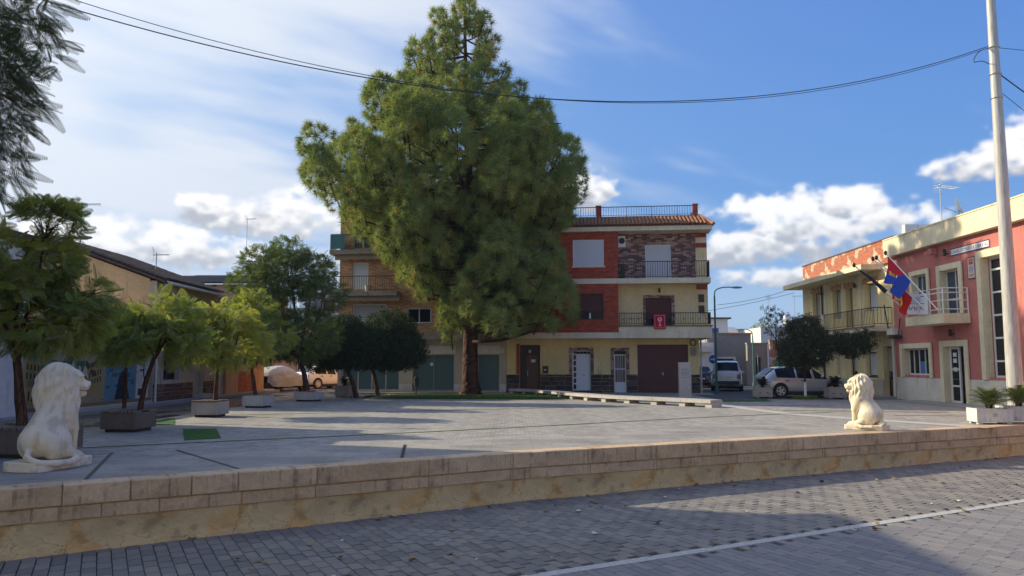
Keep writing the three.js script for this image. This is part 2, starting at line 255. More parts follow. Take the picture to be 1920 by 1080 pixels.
// grass blades standing on the lawn by the pine and in the tree pit on the right
function blades(name, spots, parent, h, colour) {
  const g = merge([0, 1, 2].map(i => { const a = i * 2.1, t = new THREE.BufferGeometry(); t.setAttribute('position', new THREE.Float32BufferAttribute([Math.cos(a) * .014, 0, Math.sin(a) * .014, -Math.cos(a) * .014, 0, -Math.sin(a) * .014, Math.sin(a) * .03, 1, Math.cos(a) * .03], 3)); t.computeVertexNormals(); return t; }));
  const o = new THREE.InstancedMesh(g, mat(colour, .9, { side: THREE.DoubleSide }), spots.length), d = new THREE.Object3D(), r = mulberry(5);
  spots.forEach(([x, y, z], i) => { d.position.set(x, y, z); d.rotation.y = r() * 6; d.scale.set(1.5, h * (.6 + .8 * r()), 1.5); d.updateMatrix(); o.setMatrixAt(i, d.matrix); o.setColorAt(i, lc(.7 + .5 * r(), .8 + .3 * r(), .8)); });
  o.name = name; o.castShadow = o.receiveShadow = true; o.userData = STUFF(); parent.add(o); return o;
}
{ const r = mulberry(77), s = []; for (let i = 0; i < 9000; i++) { const a = r() * 6.283, q = Math.sqrt(r()); s.push([-.9 + Math.cos(a) * 6.3 * q, .01, -38.3 + Math.sin(a) * 2.6 * q]); } blades('grass_blades', s, lawn, .07, lc(.09, .16, .035)); }

// ------------------------------------------------------------------ the sett-paved road below the plaza
const road = new THREE.Group(); road.name = 'road'; road.userData = { kind: 'structure' }; road.position.set(0, -.87, 0); road.rotation.z = .006; scene.add(road);
{
  const A = R(28), dx = Math.cos(A), dz = -Math.sin(A), nx = Math.sin(A), nz = Math.cos(A), at = (s, t) => [s * dx + t * nx, -14.3 + s * dz + t * nz];
  add('road_bed', sheet([[-16, -4.2], [-6.62, -10.15], [-4.07, -11.72], [0, -14.2], [4.6, -16.45], [13.59, -20.7], [40, -33.2], [70, 30], [-40, 30], [-40, 8]], -.018), M.joint, road);
  const q = [], r = mulberry(9);
  const dist = (x, z) => Math.hypot(x, z);
  for (let i = -62; i < 145; i++) for (let j = -3; j < 14; j++) {
    const s = i * .172, t = .12 + j * .318 + (i % 2 ? .159 : 0) * 1; if (t > 4.3) continue; const [x, z] = at(s, t);
    if (wallSide(x, z) < -.12) continue;
    q.push({ k: 'sett', x, z, w: .162 + (r() - .5) * .008, d: .306 + (r() - .5) * .012, y: (r() - .5) * .007 + .008 * (fbm3(x * .9, 2, z * .9, 3) - .5) * 3, c: Math.floor(r() * 4), m: Math.floor(r() * 4), tx: (r() - .5) * .014, tz: (r() - .5) * .014 });
  }
  for (let i = -40; i < 120; i++) for (let j = 0; j < 28; j++) {
    const s = i * .139, t = 4.62 + j * .52 + ((i * 7 % 5) / 5) * .5 - .25; if (t + .52 < 4.6) continue; const t0 = Math.max(t, 4.555), t1 = t + .512, [x, z] = at(s, (t0 + t1) / 2);
    q.push({ k: 'plank', x, z, w: .131, d: t1 - t0, y: (r() - .5) * .004, m: Math.floor(r() * 3), tx: (r() - .5) * .006, tz: (r() - .5) * .006 });
  }
  function wallSide(x, z) { let m = 99; for (let i = 0; i < EDGE.length - 1; i++) { const [ax, az] = EDGE[i], [bx_, bz] = EDGE[i + 1]; if (x < ax - .4 || x > bx_ + .4) continue; const L = Math.hypot(bx_ - ax, bz - az); m = Math.min(m, ((bx_ - ax) * (z - az) - (bz - az) * (x - ax)) / L); } return m; }
  const geo = { sett: [0, 1, 2].map(i => { const g = chamfer(1, 1, .05, .02); g.rotateX(-Math.PI / 2).translate(0, -.025, 0); const p = g.attributes.position, rr = mulberry(30 + i); for (let k = 0; k < p.count; k++) { const h = hash3(Math.round(p.getX(k) * 10), Math.round(p.getZ(k) * 10), i); p.setY(k, p.getY(k) + (p.getY(k) > -.02 ? (h - .5) * .010 : 0)); } g.computeVertexNormals(); return uvBox(g); }), plank: [chamfer(1, 1, .04, .008).rotateX(-Math.PI / 2).translate(0, -.02, 0)] };
  const visible = q.filter(p => { const a = p.x / Math.max(.1, -p.z); return p.z < -3 && Math.abs(a) < .75; });
  const d = new THREE.Object3D(), place = p => { d.position.set(p.x, p.y, p.z); d.rotation.set(p.tx, A, p.tz, 'YXZ'); d.scale.set(p.w, 1, p.d); d.updateMatrix(); };
  for (const [k, nm, mats] of [['sett', 'sett', M.sett], ['plank', 'paver', M.plank]]) {
    const inView = visible.filter(p => p.k === k && -p.z > 8.2).sort((a, b) => dist(a.x, a.z) - dist(b.x, b.z)), own = new Set(inView.slice(0, 290)), rest = q.filter(p => p.k === k && !own.has(p) && Math.abs(p.x) < 24);
    let n = 0; for (const p of own) { place(p); const o = add(n++ ? `${nm}_${String(n - 1).padStart(3, '0')}` : nm, geo[k][n % geo[k].length], mats[p.m], road); o.position.copy(d.position); o.rotation.copy(d.rotation); o.scale.copy(d.scale); }
    const im = new THREE.InstancedMesh(geo[k][0], M.setting, rest.length); rest.forEach((p, i) => { place(p); im.setMatrixAt(i, d.matrix); im.setColorAt(i, mats[p.m].color); });
    im.name = nm + '_field'; im.userData = STUFF(); im.castShadow = im.receiveShadow = true; road.add(im);
  }
  for (let i = -8; i < 26; i++) { const [x, z] = at(i * 1.0, 4.46); const o = add(i > -8 ? `kerb_band_${String(i + 8).padStart(3, '0')}` : 'kerb_band', bx(-.497, .497, -.06, .004, -.085, .085), M.white, road); o.position.set(x, 0, z); o.rotation.y = A; }
}
// dry leaves and litter lying on the road and along the wall foot
{
  const r = mulberry(202), g = new THREE.PlaneGeometry(.07, .045, 2, 1).rotateX(-Math.PI / 2); { const p = g.attributes.position; for (let i = 0; i < p.count; i++) p.setY(i, Math.abs(p.getX(i)) * .35); } g.computeVertexNormals();
  const n = 150, o = new THREE.InstancedMesh(g, mat(lc(1, 1, 1), .9, { side: THREE.DoubleSide }), n), d = new THREE.Object3D();
  for (let i = 0; i < n; i++) { const s = lerp(-6, 14, r()), t = Math.pow(r(), 1.6) * 4.6 + .15, x = s * .883 + t * .469, z = -14.25 - s * .469 + t * .883; d.position.set(x, -.855 + .006 * x, z); d.rotation.set((r() - .5) * .5, r() * 6, (r() - .5) * .5); d.scale.setScalar(.6 + r() * 1.1); d.updateMatrix(); o.setMatrixAt(i, d.matrix); const k = r(); o.setColorAt(i, k < .2 ? lc(.55, .5, .42) : k < .6 ? lc(.24, .14, .07) : lc(.3, .21, .08)); }
  o.name = 'fallen_leaves'; o.userData = { kind: 'stuff', label: 'dry brown leaves scattered over the sett road below the plaza wall', category: 'leaves' }; scene.add(o);
}

// ------------------------------------------------------------------ retaining wall of the plaza
{
  const w = thing('retaining_wall', 'low retaining wall of two tan stone courses over stained render', 'wall', [0, -.87, -14.3]);
  const P = EDGE.map(([x, z]) => V(x, 0, z + 14.3)), L = [0]; for (let i = 1; i < P.length; i++) L.push(L[i - 1] + P[i].distanceTo(P[i - 1]));
  const at = s => { let i = 1; while (i < L.length - 1 && L[i] < s) i++; const t = (s - L[i - 1]) / (L[i] - L[i - 1]); return P[i - 1].clone().lerp(P[i], t); };
  const stone = (name, s0, s1, y0, y1, out, deep, m, k) => {
    const a = at(s0), b = at(s1), c = a.clone().add(b).multiplyScalar(.5), len = a.distanceTo(b) - .007, r = hash3(k, 3, 5);
    const g = chamfer(len, y1 - y0, deep, .014), o = add(k ? `${name}_${String(k).padStart(3, '0')}` : name, g, m, w), an = Math.atan2(-(b.z - a.z), b.x - a.x);
    o.rotation.y = an; o.position.set(c.x, (y0 + y1) / 2, c.z).add(V(Math.sin(an), 0, Math.cos(an)).multiplyScalar(out - deep / 2 + (r - .5) * .008));
    const uv = g.attributes.uv; for (let i = 0; i < uv.count; i++) uv.setXY(i, uv.getX(i) + k * 1.37, uv.getY(i) + (k * .7 % 1));
  };
  const top = [1.5, 2.7, 4.1, 5.4, 6.6, 7.5, 8.45, 9.35, 10.17, 10.97, 11.62, 12.81, 14.74, 16.41, 18.0, 19.09, 19.6, 21.16, 21.36, 23.21, 24.06, 25.27, 26.57, 28.31, 29.24, 30.26, 31.48, 33, 34.6, 36.3, 38, 40, 42];
  const low = [1.5, 3, 4.4, 5.9, 7.2, 8.1, 9.01, 9.83, 10.55, 11.68, 12.8, 14.74, 16.41, 18.06, 19.61, 21.68, 24.14, 25.84, 28.09, 30.26, 31.48, 33.4, 35.5, 37.5, 39.5, 42];
  const r = mulberry(4), pick = () => [M.coping, M.coping2, M.coping3][Math.floor(r() * 3)];
  for (let i = 0; i < top.length - 1; i++) stone('coping_stone', top[i], top[i + 1], .60, .878, .05, .42, pick(), i);
  for (let i = 0; i < low.length - 1; i++) stone('facing_stone', low[i], low[i + 1], .40, .592, .025, .3, pick(), i);
  const seg = []; for (let i = 1; i < P.length; i++) { const a = P[i - 1], b = P[i], g = bx(0, a.distanceTo(b) + .02, -.2, .60, -.28, 0); g.rotateY(Math.atan2(-(b.z - a.z), b.x - a.x)).translate(a.x, 0, a.z); seg.push(g); }
  add('rendered_base', seg, M.render, w);
}
// ------------------------------------------------------------------ building pieces
function windowUnit(parent, u0, u1, h0, h1, n, o = {}) {
  const { name = 'window', frame = M.whitePaint, fw = .06, cols = [], rows = [], pane = M.glass, shutter, drop = 1, sill, back } = o;
  const fr = [bx(u0, u0 + fw, h0, h1, n - .06, n), bx(u1 - fw, u1, h0, h1, n - .06, n), bx(u0 + fw, u1 - fw, h1 - fw, h1, n - .06, n - .001), bx(u0 + fw, u1 - fw, h0, h0 + fw, n - .06, n - .001)];
  const U = [u0 + fw, ...cols.map(c => lerp(u0, u1, c)), u1 - fw], Hh = [h0 + fw, ...rows.map(c => lerp(h0, h1, c)), h1 - fw];
  for (const c of cols) { const x = lerp(u0, u1, c); fr.push(bx(x - fw * .4, x + fw * .4, h0 + fw, h1 - fw, n - .055, n - .003)); }
  for (const c of rows) { const y = lerp(h0, h1, c); fr.push(bx(u0 + fw, u1 - fw, y - fw * .4, y + fw * .4, n - .053, n - .005)); }
  const w = add(name, fr, frame, parent);
  for (let i = 0; i < U.length - 1; i++) for (let j = 0; j < Hh.length - 1; j++) add('pane', bx(U[i], U[i + 1], Hh[j], Hh[j + 1], n - .04, n - .03), pane, w);
  if (shutter) add('roller_shutter', bx(u0 + fw, u1 - fw, lerp(h1, h0, drop) + (drop > .98 ? fw : 0), h1 - fw, n - .028, n - .006), shutter, w);
  if (sill) add('sill', bx(u0 - .08, u1 + .08, h0 - .07, h0 - .002, n - .1, n + sill), o.sillMat || M.pale, w);
  return w;
}
// railing with uprights: top and bottom rail joined with the uprights too fine to pick apart
function railing(parent, a, b, h, gap, m = M.iron, r = .011, name = 'railing') {
  const g = [], L = a.distanceTo(b), n = Math.max(1, Math.round(L / gap)), up = V(0, h, 0);
  g.push(bar(a.clone().add(up), b.clone().add(up), .024, 6), bar(a.clone().add(V(0, .08, 0)), b.clone().add(V(0, .08, 0)), .015, 4));
  for (let i = 0; i <= n; i++) { const p = a.clone().lerp(b, i / n), k = i % 10 === 0 ? r * 1.7 : r; g.push(bar(p.clone().add(V(0, i % 10 ? .08 : 0, 0)), p.clone().add(up), k, 4)); }
  return add(name, g, m, parent);
}
function rubble(parent, u0, u1, h0, h1, n, mats, seed, sz = .34) {
  const r = mulberry(seed); let y = h0, k = 0;
  while (y < h1 - .05) { const hh = Math.min(h1 - y, sz * (.45 + .4 * r())); let x = u0; while (x < u1 - .02) { let ww = sz * (.8 + 1.1 * r()); if (u1 - x - ww < .15) ww = u1 - x; const o = add('stone', chamfer(ww - .02, hh - .018, .06 + .03 * r(), .014), mats[Math.floor(r() * mats.length)], parent); o.position.set(x + ww / 2, y + hh / 2, n); o.rotation.set((r() - .5) * .04, (r() - .5) * .05, (r() - .5) * .06); x += ww; k++; } y += hh; }
  return k;
}
function barrels(u0, u1, z0, y0, z1, y1, gap, r, m, parent, name = 'tile_courses') {   // half-round tiles running down a slope from (z1, y1) to the eave (z0, y0)
  const g = [], n = Math.round((u1 - u0) / gap), L = Math.hypot(z1 - z0, y1 - y0), rows = Math.max(1, Math.round(L / .4)), rr = mulberry(Math.round(u0 * 31 + y0 * 17) + 3);
  for (let i = 0; i < n; i++) for (let k = 0; k < rows; k++) {
    const c = new THREE.CylinderGeometry(r * .82, r, L / rows * 1.12, 7, 1, true, -Math.PI / 2, Math.PI); c.translate(0, 0, 0);
    const t = (k + .5) / rows, a = Math.atan2(y1 - y0, z0 - z1); c.rotateX(-(Math.PI / 2 - a)); c.translate(u0 + (i + .5) * gap + (rr() - .5) * .012, lerp(y0, y1, t) + (1 - k / rows) * .01 + .02 + (rr() - .5) * .01, lerp(z0, z1, t)); g.push(c);
  }
  return add(name, g, m, parent, STUFF());
}
function antenna(pos, h, label, turn = 0, s = 1) {
  const o = thing('rooftop_antenna', label, 'antenna', pos, turn), g = [];
  add('mast', cyl(.025, .02, h, 0, 0, 0, 6), M.metal, o);
  g.push(bar(V(-.15, h - .12, 0), V(.75 * s, h - .05, 0), .018, 5)); for (let i = 0; i < 7; i++) { const x = .05 + i * .11 * s; g.push(bar(V(x, h - .1, -.22), V(x, h - .1, .22), .009, 4)); }
  for (const q of [-1, 1]) for (let i = 0; i < 3; i++) g.push(bar(V(-.1, h - .1 + q * (.05 + i * .1), -.25), V(-.1 - i * .06, h - .1 + q * (.07 + i * .12), .25), .01, 4));
  add('aerial', g, M.metal, o); return o;
}
const stoneDado = [mat(lc(.085, .068, .06), .85, { map: T.grain }), mat(lc(.12, .09, .075), .85, { map: T.grain }), mat(lc(.06, .055, .055), .85, { map: T.grain }), mat(lc(.15, .115, .09), .85, { map: T.grain })];
const stoneBrown = [mat(lc(.2, .1, .07), .85, { map: T.grain }), mat(lc(.26, .15, .1), .85, { map: T.grain }), mat(lc(.15, .085, .065), .85, { map: T.grain })];
Object.assign(M, {
  brickRed: mat(lc(1, 1, 1), .9, { map: T.brickRed }), brickTan: mat(lc(1, 1, 1), .9, { map: T.brickTan }), brickGrey: mat(lc(1, 1, 1), .85, { map: T.brickGrey }), brickOrange: mat(lc(1, 1, 1), .9, { map: T.brickOrange }), brickWorn: mat(lc(1, 1, 1), .95, { map: T.brickWorn }),
  yellow: mat(lc(.93, .72, .32), .9, { map: T.plaster }), yellowPale: mat(lc(.93, .76, .40), .9, { map: T.plaster }), ochre: mat(lc(.84, .55, .27), .92, { map: T.plaster }), pink: mat(lc(.62, .21, .18), .88, { map: T.plaster }), offWhite: mat(lc(.80, .74, .64), .88, { map: T.plaster }), greyRender: mat(lc(.34, .31, .28), .92, { map: T.plaster }), peach: mat(lc(.66, .40, .26), .9, { map: T.plaster }), orange: mat(lc(.66, .36, .18), .9, { map: T.plaster }), whiteWall: mat(lc(.78, .77, .75), .88, { map: T.plaster }),
  garage: mat(lc(.10, .028, .024), .5, { bumpMap: T.boards, bumpScale: .012 }), woodDoor: mat(lc(.10, .045, .028), .5, { map: T.wood }), slabStone: mat(lc(.5, .46, .42), .85, { map: T.stone }), greenGate: mat(lc(.03, .24, .09), .5, { bumpMap: T.boards, bumpScale: .01 }), blueGarage: mat(lc(.03, .045, .08), .5, { bumpMap: T.lines, bumpScale: .01 }), roofDark: mat(lc(.09, .09, .1), .8, { map: T.roof }), greenGlass: mat(lc(.10, .28, .22), .1, { phys: true, transmission: .5 }), awning: mat(lc(.55, .42, .28), .9, { map: T.grain }),
});

// ------------------------------------------------------------------ three-storey house facing the square: red brick bay, yellow ground floor
const FA = -R(6), cf = Math.cos(R(6)), sf = Math.sin(R(6));
const facadeAt = u => [-9.876 + u * cf, 0, -44.04 + u * sf];
{
  const h = thing('apartment_house', 'three storey house with red brick bay, yellow ground floor and tiled eaves', 'house', facadeAt(9.63), FA);
  // ground floor with its openings
  const gf = [[.72, 1.86, .06, 2.66], [3.63, 4.63, .17, 2.34], [5.9, 6.56, .05, 2.32], [7.17, 9.89, .04, 2.66]];
  add('ground_floor_wall', holed(0, 10.48, 0, 2.98, gf.map(([a, b, c, d]) => [a, b, Math.max(c, .001), d]), .35), M.yellow, h);
  add('wall_core', [bx(0, 10.5, 0, 2.98, -9, -1.2), bx(.0, 11.05, 2.98, 8.8, -9, -.30), bx(10.2, 10.48, 0, 2.98, -1.2, -.352)], M.cream, h);
  let d0 = 0; for (const [a, b] of [[0, .72], [1.86, 3.63], [4.63, 5.9], [6.56, 7.17], [9.89, 10.48]]) rubble(h, a, b, 0, 1.04, .01, stoneDado, 50 + d0++, .34);
  // doors
  const d1 = add('entrance_door', [bx(.74, 1.84, .06, 2.64, -.32, -.26)], M.woodDoor, h); add('door_leaf', bx(1.1, 1.74, .1, 2.1, -.258, -.22), mat(lc(.17, .075, .04), .45, { map: T.wood }), d1); add('letter_plate', bx(1.34, 1.58, 1.7, 1.86, -.219, -.205), M.metal, d1); add('door_handle', bx(1.14, 1.17, .95, 1.25, -.219, -.17), M.metal, d1);
  add('brick_surround', [bx(.55, .715, 1.05, 2.72, 0.001, .045)], M.brickRed, h); add('wall_lamp', new THREE.SphereGeometry(.07, 10, 8).scale(1, 1.5, 1).translate(1.28, 2.3, -.15), M.whitePaint, h);
  const surround = (a, b, c, d) => add('brick_surround', [bx(a - .17, a - .003, 1.05, d + .16, .002, .05), bx(b + .003, b + .17, 1.05, d + .16, .002, .05), bx(a - .003, b + .003, d + .003, d + .16, .002, .048)], M.brickGrey, h);
  surround(3.63, 4.63, .17, 2.34); surround(5.9, 6.56, .05, 2.32);
  const d2 = add('white_door', [bx(3.83, 4.62, .17, 2.16, -.2, -.13), bx(3.63, 3.69, .17, 2.34, -.2, -.135), bx(3.69, 4.63, 2.29, 2.34, -.2, -.136), bx(3.69, 3.83, .17, .22, -.2, -.137)], M.whitePaint, h, { label: 'white metal door with square side lights' });
  for (let i = 0; i < 6; i++) add('pane', bx(3.69, 3.83, .24 + i * .32, .5 + i * .32, -.19, -.17), M.glass, d2); for (let i = 0; i < 6; i++) add('pane', bx(3.66, 3.86, .49 + i * .32, .565 + i * .32, -.18, -.14), M.whitePaint, d2).name = 'glazing_bar';
  for (let i = 0; i < 4; i++) add('pane', bx(3.86 + i * .2, 4.02 + i * .2, 2.18, 2.28, -.19, -.17), M.glass, d2); add('letter_slot', bx(4.1, 4.36, .98, 1.03, -.128, -.12), M.metal, d2); add('door_handle', bx(3.88, 3.95, 1.05, 1.09, -.128, -.08), M.metal, d2);
  const d3 = add('barred_door', [bx(5.91, 6.55, .06, .62, -.2, -.14), bx(5.91, 5.97, .62, 2.06, -.2, -.14), bx(6.49, 6.55, .62, 2.06, -.2, -.14), bx(5.91, 6.55, 2.06, 2.12, -.2, -.14), bx(5.97, 6.49, 1.3, 1.36, -.2, -.14)], M.whitePaint, h); add('door_glass', bx(5.97, 6.49, .62, 2.06, -.2, -.18), mat(lc(.16, .055, .03), .4, { map: T.wood }), d3); add('transom', bx(5.91, 6.55, 2.14, 2.31, -.2, -.17), M.glass, d3); for (let i = 0; i < 4; i++) add('security_bar', bar(V(6.07 + i * .1, .62, -.13), V(6.07 + i * .1, 2.06, -.13), .014, 5), M.whitePaint, d3); add('step', bx(5.82, 6.64, 0, .05, -.1, .3), M.pale, h); add('step', bx(3.55, 4.7, 0, .165, -.3, .12), M.joint, h);
  const gd = add('garage_door', bx(7.18, 9.88, .04, 2.65, -.14, -.08), M.garage, h, { label: 'dark red boarded garage door' }); add('door_handle', bx(8.5, 8.56, 1.0, 1.14, -.079, -.05), M.metal, gd); add('garage_frame', [bx(7.172, 7.24, .04, 2.65, -.075, -.02), bx(9.82, 9.888, .04, 2.65, -.075, -.02), bx(7.24, 9.82, 2.58, 2.65, -.075, -.02)], M.garage, gd);
  const mb = add('letter_box', bx(2.01, 2.31, 1.09, 1.5, .002, .1), M.woodDoor, h); add('name_plate', bx(2.08, 2.2, 1.25, 1.32, .1, .11), M.whitePaint, mb); add('meter_box', bx(2.05, 2.35, 2.5, 2.78, .002, .06), M.yellow, h);
  add('electric_box', bx(10.02, 10.28, 2.1, 2.5, .002, .14), M.greyRender, h); add('cable_coil', new THREE.TorusGeometry(.16, .025, 5, 14).translate(10.15, 2.75, .06), M.dark, h); add('downpipe', cyl(.05, .05, 2.9, 10.56, 0, .02, 8), M.concrete, h);
  // first floor: bay, balcony slab, back wall
  add('bay_fascia', bx(0, 6.15, 2.98, 3.29, -.25, .92), M.cream, h);
  const bayHoles = [[3.93, 5.35, 3.98, 5.39], [3.73, 5.41, 6.88, 8.34], [1.03, 2.15, 6.88, 8.3], [1.0, 2.4, 3.98, 5.39]];
  const bay = add('brick_bay', holed(0, 6.15, 3.292, 8.73, bayHoles, .3).translate(0, 0, .9), M.brickRed, h); add('bay_side', bx(5.85, 6.148, 3.292, 8.73, -.25, .599), M.brickRed, bay); add('bay_side', bx(.001, .3, 3.292, 8.73, -.25, .599), M.brickRed, bay);
  add('floor_band', [bx(-.01, 6.16, 5.92, 6.2, .7, .94)], M.cream, h);
  windowUnit(h, 3.73, 5.41, 6.88, 8.34, .86, { shutter: M.shutterWhite, sill: .1, sillMat: M.cream }); windowUnit(h, 1.03, 2.15, 6.88, 8.3, .86, { shutter: M.shutterWhite, sill: .1, sillMat: M.cream });
  const w1 = windowUnit(h, 3.93, 5.35, 3.98, 5.39, .76, { frame: M.woodDoor, cols: [.5], shutter: M.shutterBrown, drop: .66, sill: .1, sillMat: M.brickRed }); add('vase', cyl(.06, .04, .3, 4.62, 4.05, .8, 8), M.whitePaint, w1); windowUnit(h, 1.0, 2.4, 3.98, 5.39, .76, { frame: M.woodDoor, cols: [.5], shutter: M.shutterBrown, drop: .66 });
  add('balcony_parapet', bx(6.155, 11.05, 2.98, 3.6, -.25, .92), M.cream, h); add('balcony_ledge', bx(6.152, 11.1, 3.6, 3.66, .6, .96), mat(lc(.3, .14, .09), .8, { map: T.grain }), h);
  add('balcony_slab', bx(6.155, 11.05, 5.92, 6.2, -.25, .92), M.cream, h);
  add('back_wall', holed(6.15, 11.0, 3.6, 5.92, [[7.68, 9.06, 3.62, 5.2]], .3), M.yellowPale, h);
  add('back_wall', holed(6.15, 10.4, 6.2, 8.75, [[7.67, 9.08, 6.22, 8.15]], .3), M.brickGrey, h, { label: 'patterned brown brick cladding on the top floor' }); add('corner_wall', bx(10.402, 11.0, 6.2, 8.75, -.3, 0), M.yellowPale, h); add('lintel_panel', [bx(10.405, 10.99, 8.2, 8.5, .002, .03)], M.cream, h);
  for (const [a, b] of [[7.95, 8.19], [8.52, 8.74], [5.65, 5.9]]) add('brick_corner', bx(10.41, 10.995, a, b, .003, .06), M.brickRed, h);
  for (const y of [4.35, 4.95]) add('wall_vent', bx(10.5, 10.8, y, y + .42, .003, .05), M.woodDoor, h);
  const b1 = windowUnit(h, 7.68, 9.06, 3.62, 5.2, -.1, { name: 'balcony_door', frame: M.woodDoor, cols: [.5], shutter: M.shutterBrown, drop: .72 }); add('brick_surround', [bx(7.52, 7.678, 3.66, 5.36, .002, .04), bx(9.062, 9.22, 3.66, 5.36, .002, .04), bx(7.678, 9.062, 5.202, 5.36, .002, .038)], M.brickGrey, b1);
  windowUnit(h, 7.67, 9.08, 6.22, 8.15, -.06, { name: 'balcony_door', shutter: M.shutterWhite });
  railing(h, V(6.2, 3.66, .9), V(10.98, 3.66, .9), .66, .13); railing(h, V(10.98, 3.66, .9), V(10.98, 3.66, -.2), .66, .13); railing(h, V(6.2, 6.2, .88), V(10.98, 6.2, .88), .9, .13); railing(h, V(10.98, 6.2, .88), V(10.98, 6.2, -.2), .9, .13);
  for (let i = 0; i < 12; i++) add('baluster_knot', new THREE.SphereGeometry(.03, 6, 5).translate(6.4 + i * .4, 4.0, .9), M.iron, h);
  const ac = add('air_conditioner', bx(6.2, 6.6, 8.05, 8.62, .01, .3), M.whitePaint, h); add('fan_grille', new THREE.CylinderGeometry(.17, .17, .02, 14).rotateX(Math.PI / 2).translate(6.4, 8.34, .305), M.dark, ac); add('bracket', bx(6.18, 6.62, 7.98, 8.045, .005, .3), M.metal, ac);
  add('wall_lantern', [cyl(.07, .05, .14, 8.4, 5.5, .14, 6), cyl(.02, .09, .07, 8.4, 5.64, .14, 6), bar(V(8.4, 5.66, .002), V(8.4, 5.7, .14), .012)], M.dark, h); add('flower_pot', [cyl(.09, .13, .22, 6.42, 6.2, .6, 9), new THREE.IcosahedronGeometry(.2, 1).scale(.7, 1.3, .7).translate(6.42, 6.62, .6)], mat(lc(.05, .09, .04), .9), h);
  // eaves, tiles, roof terrace
  add('eaves', [bx(-.05, 11.15, 8.75, 8.99, -.3, 1.2)], M.cream, h); const rf = add('roof_deck', [bx(0, 11.0, 8.99, 9.6, -8.8, -.4)], M.tileDark, h);
  { const s = new THREE.BufferGeometry(); s.setAttribute('position', new THREE.Float32BufferAttribute([-.1, 9.0, 1.28, 11.25, 9.0, 1.28, 10.7, 9.72, -.38, -.1, 9.0, 1.28, 10.7, 9.72, -.38, -.1, 9.72, -.38, 11.25, 9.0, 1.28, 11.25, 9.0, -8, 10.7, 9.72, -8, 11.25, 9.0, 1.28, 10.7, 9.72, -8, 10.7, 9.72, -.38], 3)); s.computeVertexNormals(); add('tile_bed', uvBox(s), M.tile, rf); }
  barrels(-.1, 10.9, 1.3, 9.01, -.36, 9.73, .2, .085, M.tile, rf); add('ridge_tiles', bar(V(11.22, 9.04, 1.28), V(10.7, 9.8, -.38), .09, 8), M.tile, rf);
  add('terrace_kerb', bx(-.05, 10.75, 9.70, 9.84, -.62, -.4), M.greyRender, h);
  for (const u of [5.15, 10.5]) add('terrace_pillar', [bx(u - .13, u + .13, 9.84, 10.42, -.62, -.36), bx(u - .16, u + .16, 10.42, 10.47, -.65, -.33)], M.brickRed, h);
  railing(h, V(-.05, 9.84, -.5), V(5.0, 9.84, -.5), .56, .14); railing(h, V(5.3, 9.84, -.5), V(10.36, 9.84, -.5), .56, .14); railing(h, V(10.6, 9.84, -.6), V(10.6, 9.84, -8), .56, .14);
  const ph = add('stair_house', [bx(.3, 3.3, 9.6, 10.75, -5, -1.6)], M.brickTan, h); { const s = new THREE.Shape([[-.1, 10.75], [3.65, 10.45], [3.65, 10.6], [1.9, 11.35], [-.1, 11.35]].map(p => new THREE.Vector2(...p))); add('stair_roof', uvBox(new THREE.ExtrudeGeometry(s, { depth: 3.8, bevelEnabled: false }).translate(0, 0, -5.2)), M.cream, ph); }
  add('pavement_slab', bx(-9.6, 11.0, -.02, .055, -.3, 1.35), M.pavement, h);
}
{
  // banner hung over the balcony railing: a chalice on red
  const c = document.createElement('canvas'); c.width = 128; c.height = 160; const x = c.getContext('2d');
  x.fillStyle = '#b3122c'; x.fillRect(0, 0, 128, 160); x.strokeStyle = '#d9808a'; x.lineWidth = 6; x.strokeRect(12, 14, 104, 132); x.fillStyle = '#e8b9ae'; x.beginPath(); x.arc(64, 56, 24, 0, 7); x.fill(); x.fillRect(59, 78, 10, 36); x.beginPath(); x.moveTo(64, 104); x.lineTo(84, 128); x.lineTo(44, 128); x.fill(); x.fillStyle = '#b3122c'; x.fillRect(61, 40, 6, 30); x.fillRect(52, 51, 24, 6);
  const t = new THREE.CanvasTexture(c); t.colorSpace = THREE.SRGBColorSpace;
  const [px, , pz] = facadeAt(17.95), b = thing('chalice_banner', 'red cloth banner with pale chalice hanging over the first floor balcony railing', 'banner', [px - Math.sin(-FA) * .97, 3.46, pz + .98], FA);
  const g = new THREE.PlaneGeometry(.64, .78, 8, 8).translate(0, .39, 0), p = g.attributes.position; for (let i = 0; i < p.count; i++) p.setZ(i, .022 * Math.sin(p.getX(i) * 16) + .012); g.computeVertexNormals();
  add('cloth', g, mat('#ffffff', .85, { map: t, side: THREE.DoubleSide }), b); add('hem_rod', bar(V(-.33, .79, -.01), V(.33, .79, -.01), .02), mat(lc(.35, .02, .04), .8), b);
}

